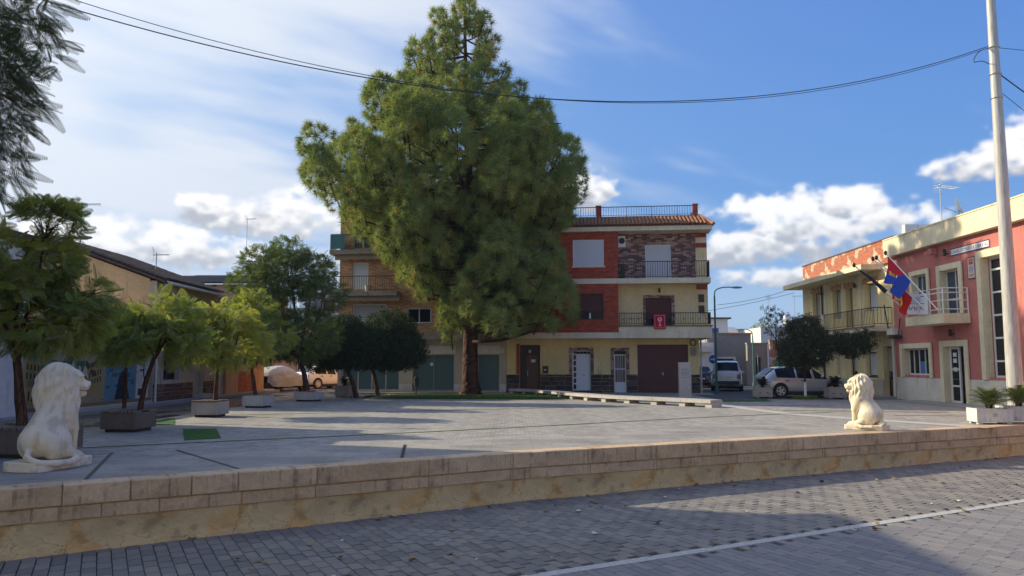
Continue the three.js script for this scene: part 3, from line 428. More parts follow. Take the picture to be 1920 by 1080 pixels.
// ------------------------------------------------------------------ tan brick block with shops, behind the pine
{
  const h = thing('shop_building', 'tan brick block with balconies and green frosted shop windows behind the pine', 'building', facadeAt(0), FA);
  const shops = [[.21, 3.56, .12, 2.12], [4.33, 6.68, .12, 2.12], [7.99, 9.22, .12, 2.12]];
  add('ground_floor_wall', holed(0, 9.62, 0, 2.95, shops, .4), M.concrete, h); add('wall_core', [bx(0, 9.62, 0, 11.2, -10, -.8), bx(0, 9.62, 2.95, 11.2, -.8, -.31)], M.brickTan, h);
  for (const [a, b] of [[.1, 3.66], [4.25, 6.76], [7.9, 9.3]]) add('shop_header', bx(a, b, 2.16, 2.62, .002, .05), M.offWhite, h); for (const [a, b] of [[3.57, 4.32], [6.69, 7.98], [9.23, 9.6]]) add('wall_base', bx(a, b, 0, .5, .002, .04), M.offWhite, h);
  windowUnit(h, .21, 3.56, .12, 2.12, -.16, { name: 'shop_window', frame: M.offWhite, pane: M.frosted, cols: [.28, .52, .76] }); const sw = windowUnit(h, 4.33, 6.68, .12, 2.12, -.16, { name: 'shop_window', frame: M.greyRender, pane: M.frosted, cols: [.5] }); windowUnit(h, 7.99, 9.22, .12, 2.12, -.16, { name: 'shop_window', frame: M.greyRender, pane: M.frosted });
  add('paper_notice', bx(5.3, 5.46, 1.5, 1.68, -.165, -.155), M.whitePaint, sw); add('meter_cover', bx(9.32, 9.5, 2.2, 2.5, .003, .06), M.offWhite, h);
  add('upper_wall', holed(0, 9.62, 3.3, 11.2, [[.74, 1.68, 5.8, 7.4], [.79, 2.8, 4.0, 5.0], [3.96, 5.35, 3.9, 4.75], [7.2, 8.8, 4.0, 5.2], [3.96, 5.35, 6.4, 7.6], [7.2, 8.8, 6.4, 7.8], [.74, 1.9, 8.2, 9.8]], .3), M.brickTan, h);
  add('ledge', bx(3.0, 9.6, 2.95, 3.3, -.3, .7), M.slabStone, h); add('ledge', bx(-.2, 3.0, 2.95, 3.3, -.3, .25), M.slabStone, h);
  windowUnit(h, .74, 1.68, 5.8, 7.4, -.1, { name: 'balcony_door', shutter: M.shutterWhite }); windowUnit(h, .79, 2.8, 4.0, 5.0, -.1, { shutter: M.shutterGrey }); windowUnit(h, 3.96, 5.35, 3.9, 4.75, -.08, { cols: [.5], sill: .08 }); windowUnit(h, 7.2, 8.8, 4.0, 5.2, -.1, { shutter: M.shutterWhite, drop: .6, cols: [.5] }); windowUnit(h, 3.96, 5.35, 6.4, 7.6, -.1, { cols: [.5], shutter: M.shutterWhite, drop: .4 }); windowUnit(h, 7.2, 8.8, 6.4, 7.8, -.1, { shutter: M.shutterWhite }); windowUnit(h, .74, 1.9, 8.2, 9.8, -.1, { name: 'balcony_door', cols: [.5] });
  for (const y of [5.4, 7.76]) { add('balcony_slab', bx(-.32, 3.6, y, y + .25, -.29, .9), M.slabStone, h); const aw = []; for (let i = 0; i < 14; i++) aw.push(bx(-.1 + i * .27, .165 + i * .27, y - .3 + (i % 2) * .03, y - .02, .55, .6)); add('awning', [...aw, bx(-.1, 3.68, y - .05, y - .001, .1, .6)], M.awning, h); }
  railing(h, V(-.28, 5.65, .86), V(3.55, 5.65, .86), .85, .13); railing(h, V(-.28, 5.65, .86), V(-.28, 5.65, -.2), .85, .13); railing(h, V(-.28, 8.01, .86), V(3.55, 8.01, .86), .85, .13);
  add('glass_screen', bx(-.3, -.28, 8.05, 8.9, -.2, .84), M.greenGlass, h); add('glass_screen', bx(-.26, .55, 8.05, 8.9, .9, .915), M.greenGlass, h);
  add('flower_pot', [cyl(.14, .2, .34, 1.85, 5.65, .55, 10)], M.concrete, h);
  add('roof_slab', bx(-.15, 9.62, 11.2, 11.45, -10.2, .3), M.slabStone, h);
}
// ------------------------------------------------------------------ pink town hall on the right; u runs from its far end towards the camera
function canvasTex(w, h, fn) { const c = document.createElement('canvas'); c.width = w; c.height = h; fn(c.getContext('2d'), w, h); const t = new THREE.CanvasTexture(c); t.colorSpace = THREE.SRGBColorSpace; return t; }
const face = (w, h, t, rough = .6) => { const m = mat('#ffffff', rough, { map: t, side: THREE.DoubleSide }); return [new THREE.PlaneGeometry(w, h), m]; };
{
  const h = thing('town_hall', 'pink two storey town hall with cream parapet and white dado', 'town hall', [17.9, 0, -36.2], -Math.PI / 2);
  const holes = [[.75, 3.0, 1.12, 2.3], [4.1, 5.6, .02, 2.32], [7.0, 8.5, 1.1, 5.62], [1.9, 3.1, 4.45, 5.5], [4.15, 5.5, 3.62, 5.45], [11, 12.5, 1.2, 2.4], [11, 12.5, 4.3, 5.6]];
  add('front_wall', holed(0, 19, 0, 6.62, holes, .34), M.pink, h); add('wall_core', [bx(0, 19, 0, 7.2, -11, -1.0), bx(-.001, .3, 0, 6.62, -1.0, -.341), bx(18.7, 19, 0, 6.62, -1, -.341)], M.offWhite, h);
  add('dado', holed(0, 19, 0, 1.0, [[3.82, 5.8, .02, 1.1].map((v, i) => i === 3 ? .999 : v)].map(q => [q[0], q[1], .02, .995]), .03).translate(0, 0, .034), M.offWhite, h);
  add('parapet', [bx(-.1, 19, 6.6, 7.4, -.4, .3)], M.cream, h); add('parapet_cap', bx(-.12, 19, 7.4, 7.45, -.42, .33), M.cream, h);
  add('roof_wall', bx(-.05, 7, 7.2, 8.15, -6, -5.7), M.whiteWall, h); add('roof_wall', bx(-.05, .25, 7.2, 8.15, -5.7, -.6), M.whiteWall, h); add('roof_box', bx(8.2, 10.5, 7.2, 8.0, -3.2, -1), M.pink, h);
  const trim = (a, b, c, d, w = .26, t = .06) => { const g = [bx(a - w, a - .002, c, d + w, .036, .036 + t), bx(b + .002, b + w, c, d + w, .036, .036 + t), bx(a - .002, b + .002, d + .002, d + w, .036, .034 + t)]; g.push(bx(a + .001, a + .02, c, d, -.2, .034), bx(b - .02, b - .001, c, d, -.2, .034), bx(a + .02, b - .02, d - .02, d - .001, -.2, .034)); add('window_trim', g, M.cream, h); };
  trim(.75, 3.0, 1.02, 2.3, .22); trim(4.1, 5.6, .02, 2.32, .24); trim(7.0, 8.5, 1.02, 5.62, .28); trim(1.9, 3.1, 4.45, 5.5, .2); trim(4.15, 5.5, 3.62, 5.45, .24); trim(11, 12.5, 1.2, 2.4); trim(11, 12.5, 4.3, 5.6);
  const gw = windowUnit(h, .75, 3.0, 1.12, 2.3, -.22, { cols: [.2, .4, .62, .82], fw: .07, pane: M.glass, sill: .2, sillMat: M.cream }); add('poster', bx(1.72, 2.1, 1.2, 1.72, -.24, -.225), mat(lc(.06, .2, .45), .5), gw);
  const dr = windowUnit(h, 4.1, 4.8, .03, 2.3, -.2, { name: 'glass_door', rows: [.3, .6], fw: .09 }); for (const [y, k] of [[1.9, 0], [1.66, 1], [1.3, 2]]) add('paper_notice', bx(4.3, 4.55, y, y + .17, -.228, -.222), M.whitePaint, dr);
  add('open_doorway', bx(4.82, 5.58, .03, 2.3, -.9, -.6), M.interior, h); const leaf = windowUnit(h, 5.5, 5.58, .03, 2.3, -.22, { name: 'open_door_leaf', fw: .03 }); leaf.position.set(0, 0, 0);
  const tw = windowUnit(h, 7.0, 8.5, 1.1, 5.62, -.26, { name: 'stair_window', fw: .08, cols: [.5], pane: mat(lc(.012, .014, .022), .12) }); for (let i = 0; i < 5; i++) { add('glazing_bar', bx(7.08, 7.72, 1.68 + i * .86, 1.75 + i * .86, -.31, -.255), M.whitePaint, tw); add('glazing_bar', bx(7.78, 8.42, 2.05 + i * .84, 2.12 + i * .84, -.31, -.255), M.whitePaint, tw); }
  windowUnit(h, 1.9, 3.1, 4.45, 5.5, -.16, { cols: [.35, .68], pane: M.glassBlue, sill: .16, sillMat: M.cream }); windowUnit(h, 4.15, 5.5, 3.62, 5.45, -.2, { name: 'balcony_door', cols: [.5], rows: [.35], pane: M.glassBlue }); windowUnit(h, 11, 12.5, 1.2, 2.4, -.2, { cols: [.5] }); windowUnit(h, 11, 12.5, 4.3, 5.6, -.2, { cols: [.5] });
  add('balcony_slab', bx(3.2, 6.1, 3.2, 3.58, .037, 1.1), M.cream, h);
  const rl = []; for (const y of [3.75, 4.1, 4.4, 4.58]) rl.push(bar(V(3.25, y, 1.05), V(6.05, y, 1.05), .022), bar(V(6.05, y, 1.05), V(6.05, y, .05), .022), bar(V(3.25, y, 1.05), V(3.25, y, .05), .022)); for (const [u, n] of [[3.25, 1.05], [4.2, 1.05], [5.1, 1.05], [6.05, 1.05], [6.05, .07], [3.25, .07]]) rl.push(bar(V(u, 3.58, n), V(u, 4.6, n), .03)); rl.push(bar(V(4.2, 3.6, 1.06), V(5.1, 4.56, 1.06), .02), bar(V(5.1, 3.6, 1.06), V(4.2, 4.56, 1.06), .02));
  add('balcony_railing', rl, M.whitePaint, h);
  // lettered ceramic name board and ceramic coat-of-arms panel
  const [g1, m1] = face(2.6, .3, canvasTex(1024, 128, (x, w, q) => { x.fillStyle = '#23307a'; x.fillRect(0, 0, w, q); x.fillStyle = '#e9e6e0'; x.fillRect(14, 16, w - 28, q - 32); x.strokeStyle = '#b9b6b8'; x.lineWidth = 3; for (let i = 1; i < 17; i++) { x.beginPath(); x.moveTo(14 + i * 58.6, 16); x.lineTo(14 + i * 58.6, q - 16); x.stroke(); } x.fillStyle = '#2a3a8c'; x.font = 'bold 74px serif'; x.textAlign = 'center'; [...'CASA CONSISTORIAL'].forEach((l, i) => x.fillText(l, 14 + (i + .5) * 58.6, 90)); }), .25);
  const sg = add('name_board', bx(4.95, 7.55, 5.97, 6.27, .002, .03), M.whitePaint, h); add('lettering', g1.translate(6.25, 6.12, .033), m1, sg);
  const [g2, m2] = face(.5, .86, canvasTex(256, 440, (x, w, q) => { x.fillStyle = '#241a3a'; x.fillRect(0, 0, w, q); x.fillStyle = '#d9c0b4'; x.fillRect(18, 18, w - 36, q - 36); x.fillStyle = '#b4483a'; x.fillRect(60, 40, 136, 110); x.fillStyle = '#d89a4a'; x.fillRect(90, 60, 76, 40); x.fillStyle = '#8f96b8'; x.beginPath(); x.arc(128, 250, 66, 0, 7); x.fill(); x.fillStyle = '#c8b8b0'; x.fillRect(108, 220, 40, 90); x.fillStyle = '#7a4a40'; x.fillRect(50, 350, 156, 12); x.fillRect(70, 376, 116, 10); }), .3);
  const tp = add('ceramic_panel', bx(6.06, 6.56, 4.9, 5.76, .002, .028), M.whitePaint, h, { label: 'framed ceramic panel with a shield' }); add('glazed_face', g2.translate(6.31, 5.33, .031), m2, tp);
  for (const [u, y] of [[4.85, 2.72], [4.75, 6.02]]) add('wall_lantern', [cyl(.09, .06, .2, u, y, .16, 6), cyl(.1, .02, .1, u, y + .2, .16, 6), bar(V(u, y + .1, .002), V(u, y + .1, .16), .02)], M.dark, h); add('floodlight', bx(3.75, 4.0, 6.2, 6.45, .04, .3), M.pink, h);
  add('junction_box', [bx(-.05, .62, 2.95, 3.25, .04, .36)], M.offWhite, h); add('wall_bracket', [bx(-.2, .75, 2.8, 2.88, .04, .2), bar(V(-.1, 2.9, .2), V(-.4, 4.4, .25), .03), bar(V(.7, 2.8, .2), V(.75, 3.7, .1), .03)], M.dark, h); add('downpipe', cyl(.06, .06, 3.0, -.06, 0, .08, 8), M.offWhite, h);
  add('entrance_ramp', bx(2.2, 8, -.02, .05, .04, 1.3), M.pavement, h);
}
{ // satellite dish and antenna on its roof
  const d = thing('satellite_dish', 'round white satellite dish on the roof edge of the pink town hall', 'satellite dish', [18.4, 7.45, -31.5], R(62)), pts = []; for (let i = 0; i <= 8; i++) pts.push(new THREE.Vector2(i / 8 * .42, Math.pow(i / 8, 2) * .09));
  add('dish', new THREE.LatheGeometry(pts, 22).rotateX(-Math.PI / 2 + .35).translate(0, .62, 0).rotateY(Math.PI), mat(lc(.72, .71, .68), .5, { side: THREE.DoubleSide }), d); add('mount', [cyl(.03, .03, .6, 0, 0, .05, 6), bx(-.2, .2, 0, .12, -.15, .2)], M.metal, d); add('feed_arm', bar(V(0, .4, 0), V(0, .62, -.45), .015), M.metal, d);
  antenna([19.6, 7.2, -34.8], 2.6, 'tall thin television antenna on the roof of the pink town hall', R(20), 1.4);
}
{ // flags on slanting poles fixed to the balcony; banner tied to its railing
  const pole = (label, a, b) => { const o = thing('flag_pole', label, 'flag pole', a, 0, 'flag poles on the town hall balcony'), d = V(b[0] - a[0], b[1] - a[1], b[2] - a[2]); add('shaft', bar(V(0, 0, 0), d, .026, 7), M.whitePaint, o); add('finial', new THREE.SphereGeometry(.07, 8, 6).scale(1, 1.5, 1).translate(d.x, d.y, d.z), M.dark, o); };
  pole('white flag pole carrying the red and blue flag', [16.8, 3.7, -30.4], [15.6, 6.22, -32.0]); pole('flag pole carrying the striped flag, middle of the balcony', [16.8, 3.7, -31.2], [15.15, 6.0, -32.2]); pole('flag pole carrying the light blue flag, highest finial', [16.8, 3.7, -31.6], [15.4, 6.08, -32.4]); pole('flag pole with furled dark flag, farthest left', [16.8, 3.7, -32.6], [14.75, 5.85, -33.1]);
  // a cloth held along its pole (from its finial down the shaft) that hangs in folds
  const flag = (name, label, tip, foot, k0, k1, len, seed, t, drift) => {
    const A = V(...tip), B = V(...foot), o = thing(name, label, 'flag', tip, 0, 'flags on the town hall balcony'), nu = 18, nv = 22, pos = [], uv = [], ix = [];
    for (let j = 0; j <= nv; j++) for (let i = 0; i <= nu; i++) { const u = i / nu, v = j / nv, p = A.clone().lerp(B, lerp(k0, k1, u)).sub(A), f = Math.sin(u * 11 + seed + v * 1.5) * .09 * (.25 + v) + Math.sin(u * 5 + seed * 2 - v * 2) * .06 * v; p.x = lerp(p.x, p.x * .55 + drift, v * .8) + f * .9; p.z += f * .7 + v * (u - .5) * -.25; p.y -= v * len * (1 + .12 * Math.sin(u * 6 + seed)) - Math.max(0, v - .3) * (A.y - B.y) * (k1 - k0) * u * .35; pos.push(p.x, p.y, p.z); uv.push(v, 1 - u); }
    for (let j = 0; j < nv; j++) for (let i = 0; i < nu; i++) { const a = j * (nu + 1) + i, b = a + nu + 1; ix.push(a, b, a + 1, b, b + 1, a + 1); }
    const g = new THREE.BufferGeometry(); g.setAttribute('position', new THREE.Float32BufferAttribute(pos, 3)); g.setAttribute('uv', new THREE.Float32BufferAttribute(uv, 2)); g.setIndex(ix); g.computeVertexNormals(); add('cloth', g, mat('#ffffff', .85, { map: t, side: THREE.DoubleSide }), o);
  };
  flag('red_blue_flag', 'large flag half red half blue with a gold emblem, hanging from the balcony', [15.6, 6.22, -32.0], [16.8, 3.7, -30.4], .03, .5, .95, 1, canvasTex(256, 256, (x) => { x.fillStyle = '#1c3f9e'; x.fillRect(0, 0, 256, 256); x.fillStyle = '#b0122a'; x.beginPath(); x.moveTo(0, 0); x.lineTo(150, 0); x.lineTo(120, 130); x.lineTo(0, 190); x.fill(); x.fillStyle = '#c9a23a'; x.fillRect(92, 76, 50, 12); x.fillRect(104, 64, 12, 52); x.fillRect(126, 76, 12, 46); x.fillStyle = '#e8e4dc'; x.fillRect(96, 128, 44, 8); }), -.35);
  flag('striped_flag', 'red and yellow striped flag hanging lowest at the balcony', [15.15, 6.0, -32.2], [16.8, 3.7, -31.2], .36, .72, 1.0, 4, canvasTex(128, 128, x => { x.fillStyle = '#b5121b'; x.fillRect(0, 0, 128, 128); x.fillStyle = '#e8b21c'; x.fillRect(0, 6, 128, 46); x.fillStyle = '#a5542a'; x.fillRect(30, 20, 18, 20); }), .3);
  flag('light_blue_flag', 'light blue flag with white mark beside the red and blue flag', [15.4, 6.08, -32.4], [16.8, 3.7, -31.6], .3, .55, .5, 2.4, canvasTex(128, 128, x => { x.fillStyle = '#2f62b8'; x.fillRect(0, 0, 128, 128); x.fillStyle = '#9fb8d8'; x.fillRect(40, 44, 52, 30); }), .5);
  { const o = thing('furled_flag', 'dark flag furled round the leftmost balcony pole', 'flag', [16.0, 4.55, -32.75], 0, 'flags on the town hall balcony'); add('cloth', limb([V(-.1, .1, 0), V(-.45, .5, -.1), V(-.85, .88, -.2), V(-1.05, 1.05, -.25)], .1, .04, 8, .6, 3), mat(lc(.02, .02, .05), .9), o); }
  const t = canvasTex(512, 256, (x, w, q) => { x.fillStyle = '#dcdce2'; x.fillRect(0, 0, w, q); x.fillStyle = '#b9bfd6'; x.fillRect(60, 40, 300, 70); x.fillStyle = '#3a4a8a'; x.fillRect(120, 120, 330, 8); x.fillStyle = '#8a5a60'; for (let i = 0; i < 12; i++) x.fillRect(90 + i * 30, 150 + (i % 3) * 8, 18, 50 - (i % 4) * 6); x.fillStyle = '#5a6a9a'; x.fillRect(40, 60, 60, 14); x.fillRect(380, 30, 90, 10); });
  const b = thing('balcony_banner', 'white printed banner tied along the front of the balcony railing', 'banner', [16.78, 3.62, -33.0], -Math.PI / 2), g = new THREE.PlaneGeometry(1.9, .86, 14, 4).translate(.98, .46, .02), p = g.attributes.position; for (let i = 0; i < p.count; i++) { p.setZ(i, .03 + .03 * Math.sin(p.getX(i) * 5)); p.setY(i, p.getY(i) + .05 * Math.cos(p.getX(i) * 1.6)); } g.computeVertexNormals(); add('cloth', g, mat('#ffffff', .8, { map: t, side: THREE.DoubleSide }), b); add('tie_cords', [bar(V(.03, .9, .0), V(.03, .98, -.03), .01), bar(V(1.93, .9, 0), V(1.93, .98, -.03), .01)], M.dark, b);
}

// ------------------------------------------------------------------ yellow house with worn brick parapet beyond the town hall
{
  const h = thing('yellow_house', 'yellow two storey house with projecting eave and worn brick parapet on top', 'house', [18.0, 0, -47.7], -Math.PI / 2);
  const holes = [[1.5, 2.7, 4.0, 5.8], [4.4, 5.5, 4.1, 5.7], [6.1, 7.0, 3.42, 5.65], [8.4, 9.8, 4.25, 5.65], [2.1, 2.9, 1.05, 2.1], [4.6, 5.2, 1.0, 2.15], [6.4, 7.2, 1.0, 2.2], [8.2, 9.4, 1.0, 2.2], [10.05, 10.95, .02, 2.45]];
  add('front_wall', holed(0, 11.42, 0, 6.3, holes, .32), M.yellowPale, h); add('wall_core', bx(0, 11.42, 0, 6.3, -9, -.9), M.concrete, h); add('end_wall', bx(0, .3, 0, 6.3, -.9, -.321), M.concrete, h);
  add('stone_base', holed(0, 11.42, 0, .85, [[10.05, 10.95, .02, .845]], .03).translate(0, 0, .035), M.concrete, h);
  add('eave', bx(-.6, 10.3, 6.2, 6.45, -.3, 1.0), M.cream, h); add('brick_parapet', bx(0, 11.4, 6.452, 7.6, -.3, -.05), M.brickWorn, h); add('parapet_side', bx(0, .25, 6.452, 7.6, -9, -.301), M.brickWorn, h); add('coping', bx(-.04, 11.4, 7.6, 7.66, -.34, -.01), mat(lc(.2, .11, .08), .9, { map: T.grain }), h);
  add('balcony_slab', bx(.2, 11.3, 3.15, 3.42, .001, .95), M.cream, h); add('balcony_rim', bx(.2, 11.3, 3.36, 3.425, .951, .99), mat(lc(.42, .24, .16), .8, { map: T.grain }), h);
  railing(h, V(.3, 3.42, .9), V(11.2, 3.42, .9), .85, .16); railing(h, V(.3, 3.42, .9), V(.3, 3.42, .05), .85, .16); railing(h, V(11.2, 3.42, .9), V(11.2, 3.42, .05), .85, .16);
  for (const u of [3.8, 5.2]) add('balcony_pier', bx(u - .1, u + .1, 3.42, 4.3, .78, .98), M.cream, h); for (const u of [3.5, 7.9]) add('pilaster', bx(u - .13, u + .13, 3.42, 6.19, .002, .06), M.cream, h);
  const head = (a, b, y) => add('lintel', bx(a - .12, b + .12, y, y + .3, .002, .05), M.brickTan, h); head(1.5, 2.7, 5.8); head(4.4, 5.5, 5.7); head(6.1, 7.0, 5.65); head(8.4, 9.8, 5.65);
  windowUnit(h, 1.5, 2.7, 4.0, 5.8, -.24, { shutter: M.shutterGrey, frame: M.woodDoor }); windowUnit(h, 4.4, 5.5, 4.1, 5.7, -.26, { shutter: M.shutterGrey, frame: M.woodDoor }); windowUnit(h, 6.1, 7.0, 3.42, 5.65, -.28, { name: 'balcony_door', shutter: M.awning, frame: M.woodDoor }); windowUnit(h, 8.4, 9.8, 4.25, 5.65, -.26, { shutter: M.shutterWhite, frame: M.woodDoor });
  windowUnit(h, 2.1, 2.9, 1.05, 2.1, -.2, { shutter: M.shutterWhite, drop: .7 }); windowUnit(h, 4.6, 5.2, 1.0, 2.15, -.2, { shutter: M.shutterWhite }); windowUnit(h, 6.4, 7.2, 1.0, 2.2, -.2, { shutter: M.shutterWhite, drop: .8, frame: M.woodDoor }); windowUnit(h, 8.2, 9.4, 1.0, 2.2, -.2, { shutter: M.shutterWhite, frame: M.woodDoor, sill: .2 });
  const d = add('front_door', bx(10.06, 10.94, .02, 2.44, -.3, -.24), M.woodDoor, h); add('transom', bx(10.12, 10.88, 1.25, 2.38, -.238, -.22), M.concrete, d); add('door_handle', bx(10.2, 10.24, 1.0, 1.2, -.238, -.19), M.metal, d);
  for (const u of [3.3, 7.6]) add('wall_lantern', [cyl(.08, .06, .18, u, 5.55, .16, 6), cyl(.09, .02, .09, u, 5.73, .16, 6), bar(V(u, 5.66, .002), V(u, 5.66, .16), .018)], M.dark, h); add('downpipe', cyl(.05, .05, 6.1, 3.1, 0, .07, 8), M.dark, h);
  add('pavement_slab', bx(-6, 11.5, -.02, .1, .04, 1.0), M.pavement, h);
}

// ------------------------------------------------------------------ left side of the square
{ // tall house mostly outside the frame: it shades the near plaza and the road
  const h = thing('corner_house', 'tall pale house at the far left edge, nearest the camera', 'house', [-14.3, 0, -5], Math.PI / 2);
  add('front_wall', holed(0, 14.4, 0, 8.9, [[2, 3.2, 1, 2.4], [5, 6.2, .05, 2.3], [8, 9.2, 1, 2.4], [11.5, 12.7, 1, 2.4], [2, 3.2, 4.4, 5.9], [5, 6.2, 4.4, 5.9], [8, 9.2, 4.4, 5.9], [11.5, 12.7, 4.4, 5.9]], .3), M.whiteWall, h); add('wall_core', bx(0, 14.4, 0, 8.9, -10, -.8), M.whiteWall, h); add('roof_slab', bx(-.2, 14.6, 8.9, 9.15, -10.2, .4), M.slabStone, h);
  for (const u of [2, 8, 11.5]) windowUnit(h, u, u + 1.2, 1, 2.4, -.12, { shutter: M.shutterGrey }); for (const u of [2, 5, 8, 11.5]) windowUnit(h, u, u + 1.2, 4.4, 5.9, -.12, { shutter: M.shutterGrey }); add('front_door', bx(5.01, 6.19, .05, 2.29, -.2, -.1), M.woodDoor, h); add('cable_mast', cyl(.05, .04, 1.7, 9, 9.15, -.3, 6), M.metal, h);
}
{
  const h = thing('low_white_house', 'low white house with dark red lower wall at the left edge', 'house', [-14.3, 0, -19.42], Math.PI / 2);
  add('front_wall', holed(0, 3.25, 2.3, 5.2, [[.9, 2.0, 2.9, 4.1]], .3), M.whiteWall, h); add('lower_wall', holed(0, 3.25, 0, 2.298, [[1.2, 2.2, .05, 2.1]], .3), M.whiteWall, h); add('wall_core', [bx(0, 3.25, 0, 5.2, -9, -.7)], M.whiteWall, h); add('side_wall', bx(2.95, 3.248, 0, 5.19, -.7, -.301), M.whiteWall, h);
  add('roof_slab', bx(-.05, 3.35, 5.2, 5.36, -9, .3), M.tileDark, h); windowUnit(h, .9, 2.0, 2.9, 4.1, -.12, { shutter: M.shutterGrey }); add('front_door', bx(1.21, 2.19, .05, 2.09, -.2, -.1), M.woodDoor, h); add('red_panel', bx(-.001, 3.2, 2.35, 2.85, .002, .03), mat(lc(.25, .05, .05), .85, { map: T.plaster }), h);
}
{ // painted wall
  const t = canvasTex(2048, 512, (x, w, q) => {
    const r = mulberry(12); x.fillStyle = '#9a8a68'; x.fillRect(0, 0, w, q);
    const blk = (a, b, y0, y1, wall, roof, s) => { x.fillStyle = wall; x.beginPath(); x.moveTo(a, y0); x.lineTo(b, y0 + s); x.lineTo(b, y1 + s * .5); x.lineTo(a, y1); x.fill(); x.fillStyle = roof; x.beginPath(); x.moveTo(a, y0); x.lineTo(b, y0 + s); x.lineTo(b, y0 + s - 34); x.lineTo(a, y0 - 50); x.fill(); x.fillStyle = '#2c261c'; for (let yy = 0; yy < 2; yy++) for (let i = 0; i < (b - a) / 44; i++) { const k = i * 44 / (b - a); x.fillRect(a + 14 + i * 44, lerp(y0 + 30, y1 - 50, yy * .55) + k * s, 17, 40); } };
    blk(30, 420, 110, 300, '#8d7a4e', '#3d6a6a', 40); blk(380, 820, 170, 330, '#a48c58', '#34605e', -20); blk(60, 560, 300, 430, '#97824f', '#7a6a48', 30); blk(700, 1060, 210, 400, '#9b8553', '#6b5c3f', -60);
    x.fillStyle = '#4a4436'; for (let i = 0; i < 22; i++) { x.beginPath(); x.ellipse(500 + r() * 480, 90 + r() * 230, 14 + r() * 46, 6 + r() * 18, r() * 3, 0, 7); x.fill(); }
    x.fillStyle = '#b7b0a0'; for (let i = 0; i < 14; i++) { x.beginPath(); x.ellipse(620 + r() * 260, 130 + r() * 130, 18 + r() * 30, 8 + r() * 16, r() * 3, 0, 7); x.fill(); }
    x.fillStyle = '#5c8294'; x.fillRect(1150, 30, 560, q - 90); x.fillStyle = '#3f6070'; for (let i = 0; i < 16; i++) x.fillRect(1150 + r() * 480, 60 + r() * 320, 20 + r() * 90, 8 + r() * 40); x.fillStyle = '#26292c'; x.beginPath(); x.moveTo(1330, 440); x.lineTo(1390, 260); x.lineTo(1450, 190); x.lineTo(1520, 250); x.lineTo(1600, 440); x.fill();
    x.fillStyle = '#c2beb2'; x.fillRect(1720, 20, 250, q - 70); x.strokeStyle = '#22201e'; x.lineWidth = 22; x.beginPath(); x.moveTo(1850, 60); x.bezierCurveTo(1910, 120, 1830, 190, 1880, 260); x.bezierCurveTo(1900, 330, 1830, 350, 1860, 420); x.stroke(); x.fillStyle = '#2a2826'; x.fillRect(1760, 360, 150, 60); x.fillRect(1780, 190, 90, 14);
    x.fillStyle = '#7c6c52'; x.fillRect(0, 446, w, 66); for (let i = 0; i < 260; i++) { x.fillStyle = `rgba(${60 + r() * 120},${50 + r() * 100},${40 + r() * 70},.22)`; x.fillRect(r() * w, r() * q, 8 + r() * 60, 4 + r() * 22); }
  });
  t.wrapS = t.wrapT = THREE.ClampToEdgeWrapping;
  const h = thing('mural_wall', 'garden wall painted with a mural of yellow buildings and blue sky', 'mural wall', [-14.3, 0, -22.68], Math.PI / 2); add('wall_body', bx(0, 8.3, 0, 2.25, -.3, 0), M.concrete, h); add('coping', bx(-.02, 8.32, 2.25, 2.33, -.35, .05), M.slabStone, h);
  add('painting', new THREE.PlaneGeometry(8.2, 2.2).translate(4.15, 1.12, .006), mat('#ffffff', .9, { map: t }), h); add('notice_sheet', bx(1.1, 1.75, .75, 1.5, .01, .02), M.whitePaint, h); add('wall_base', bx(0, 8.3, 0, .18, .001, .03), M.concrete, h);
}
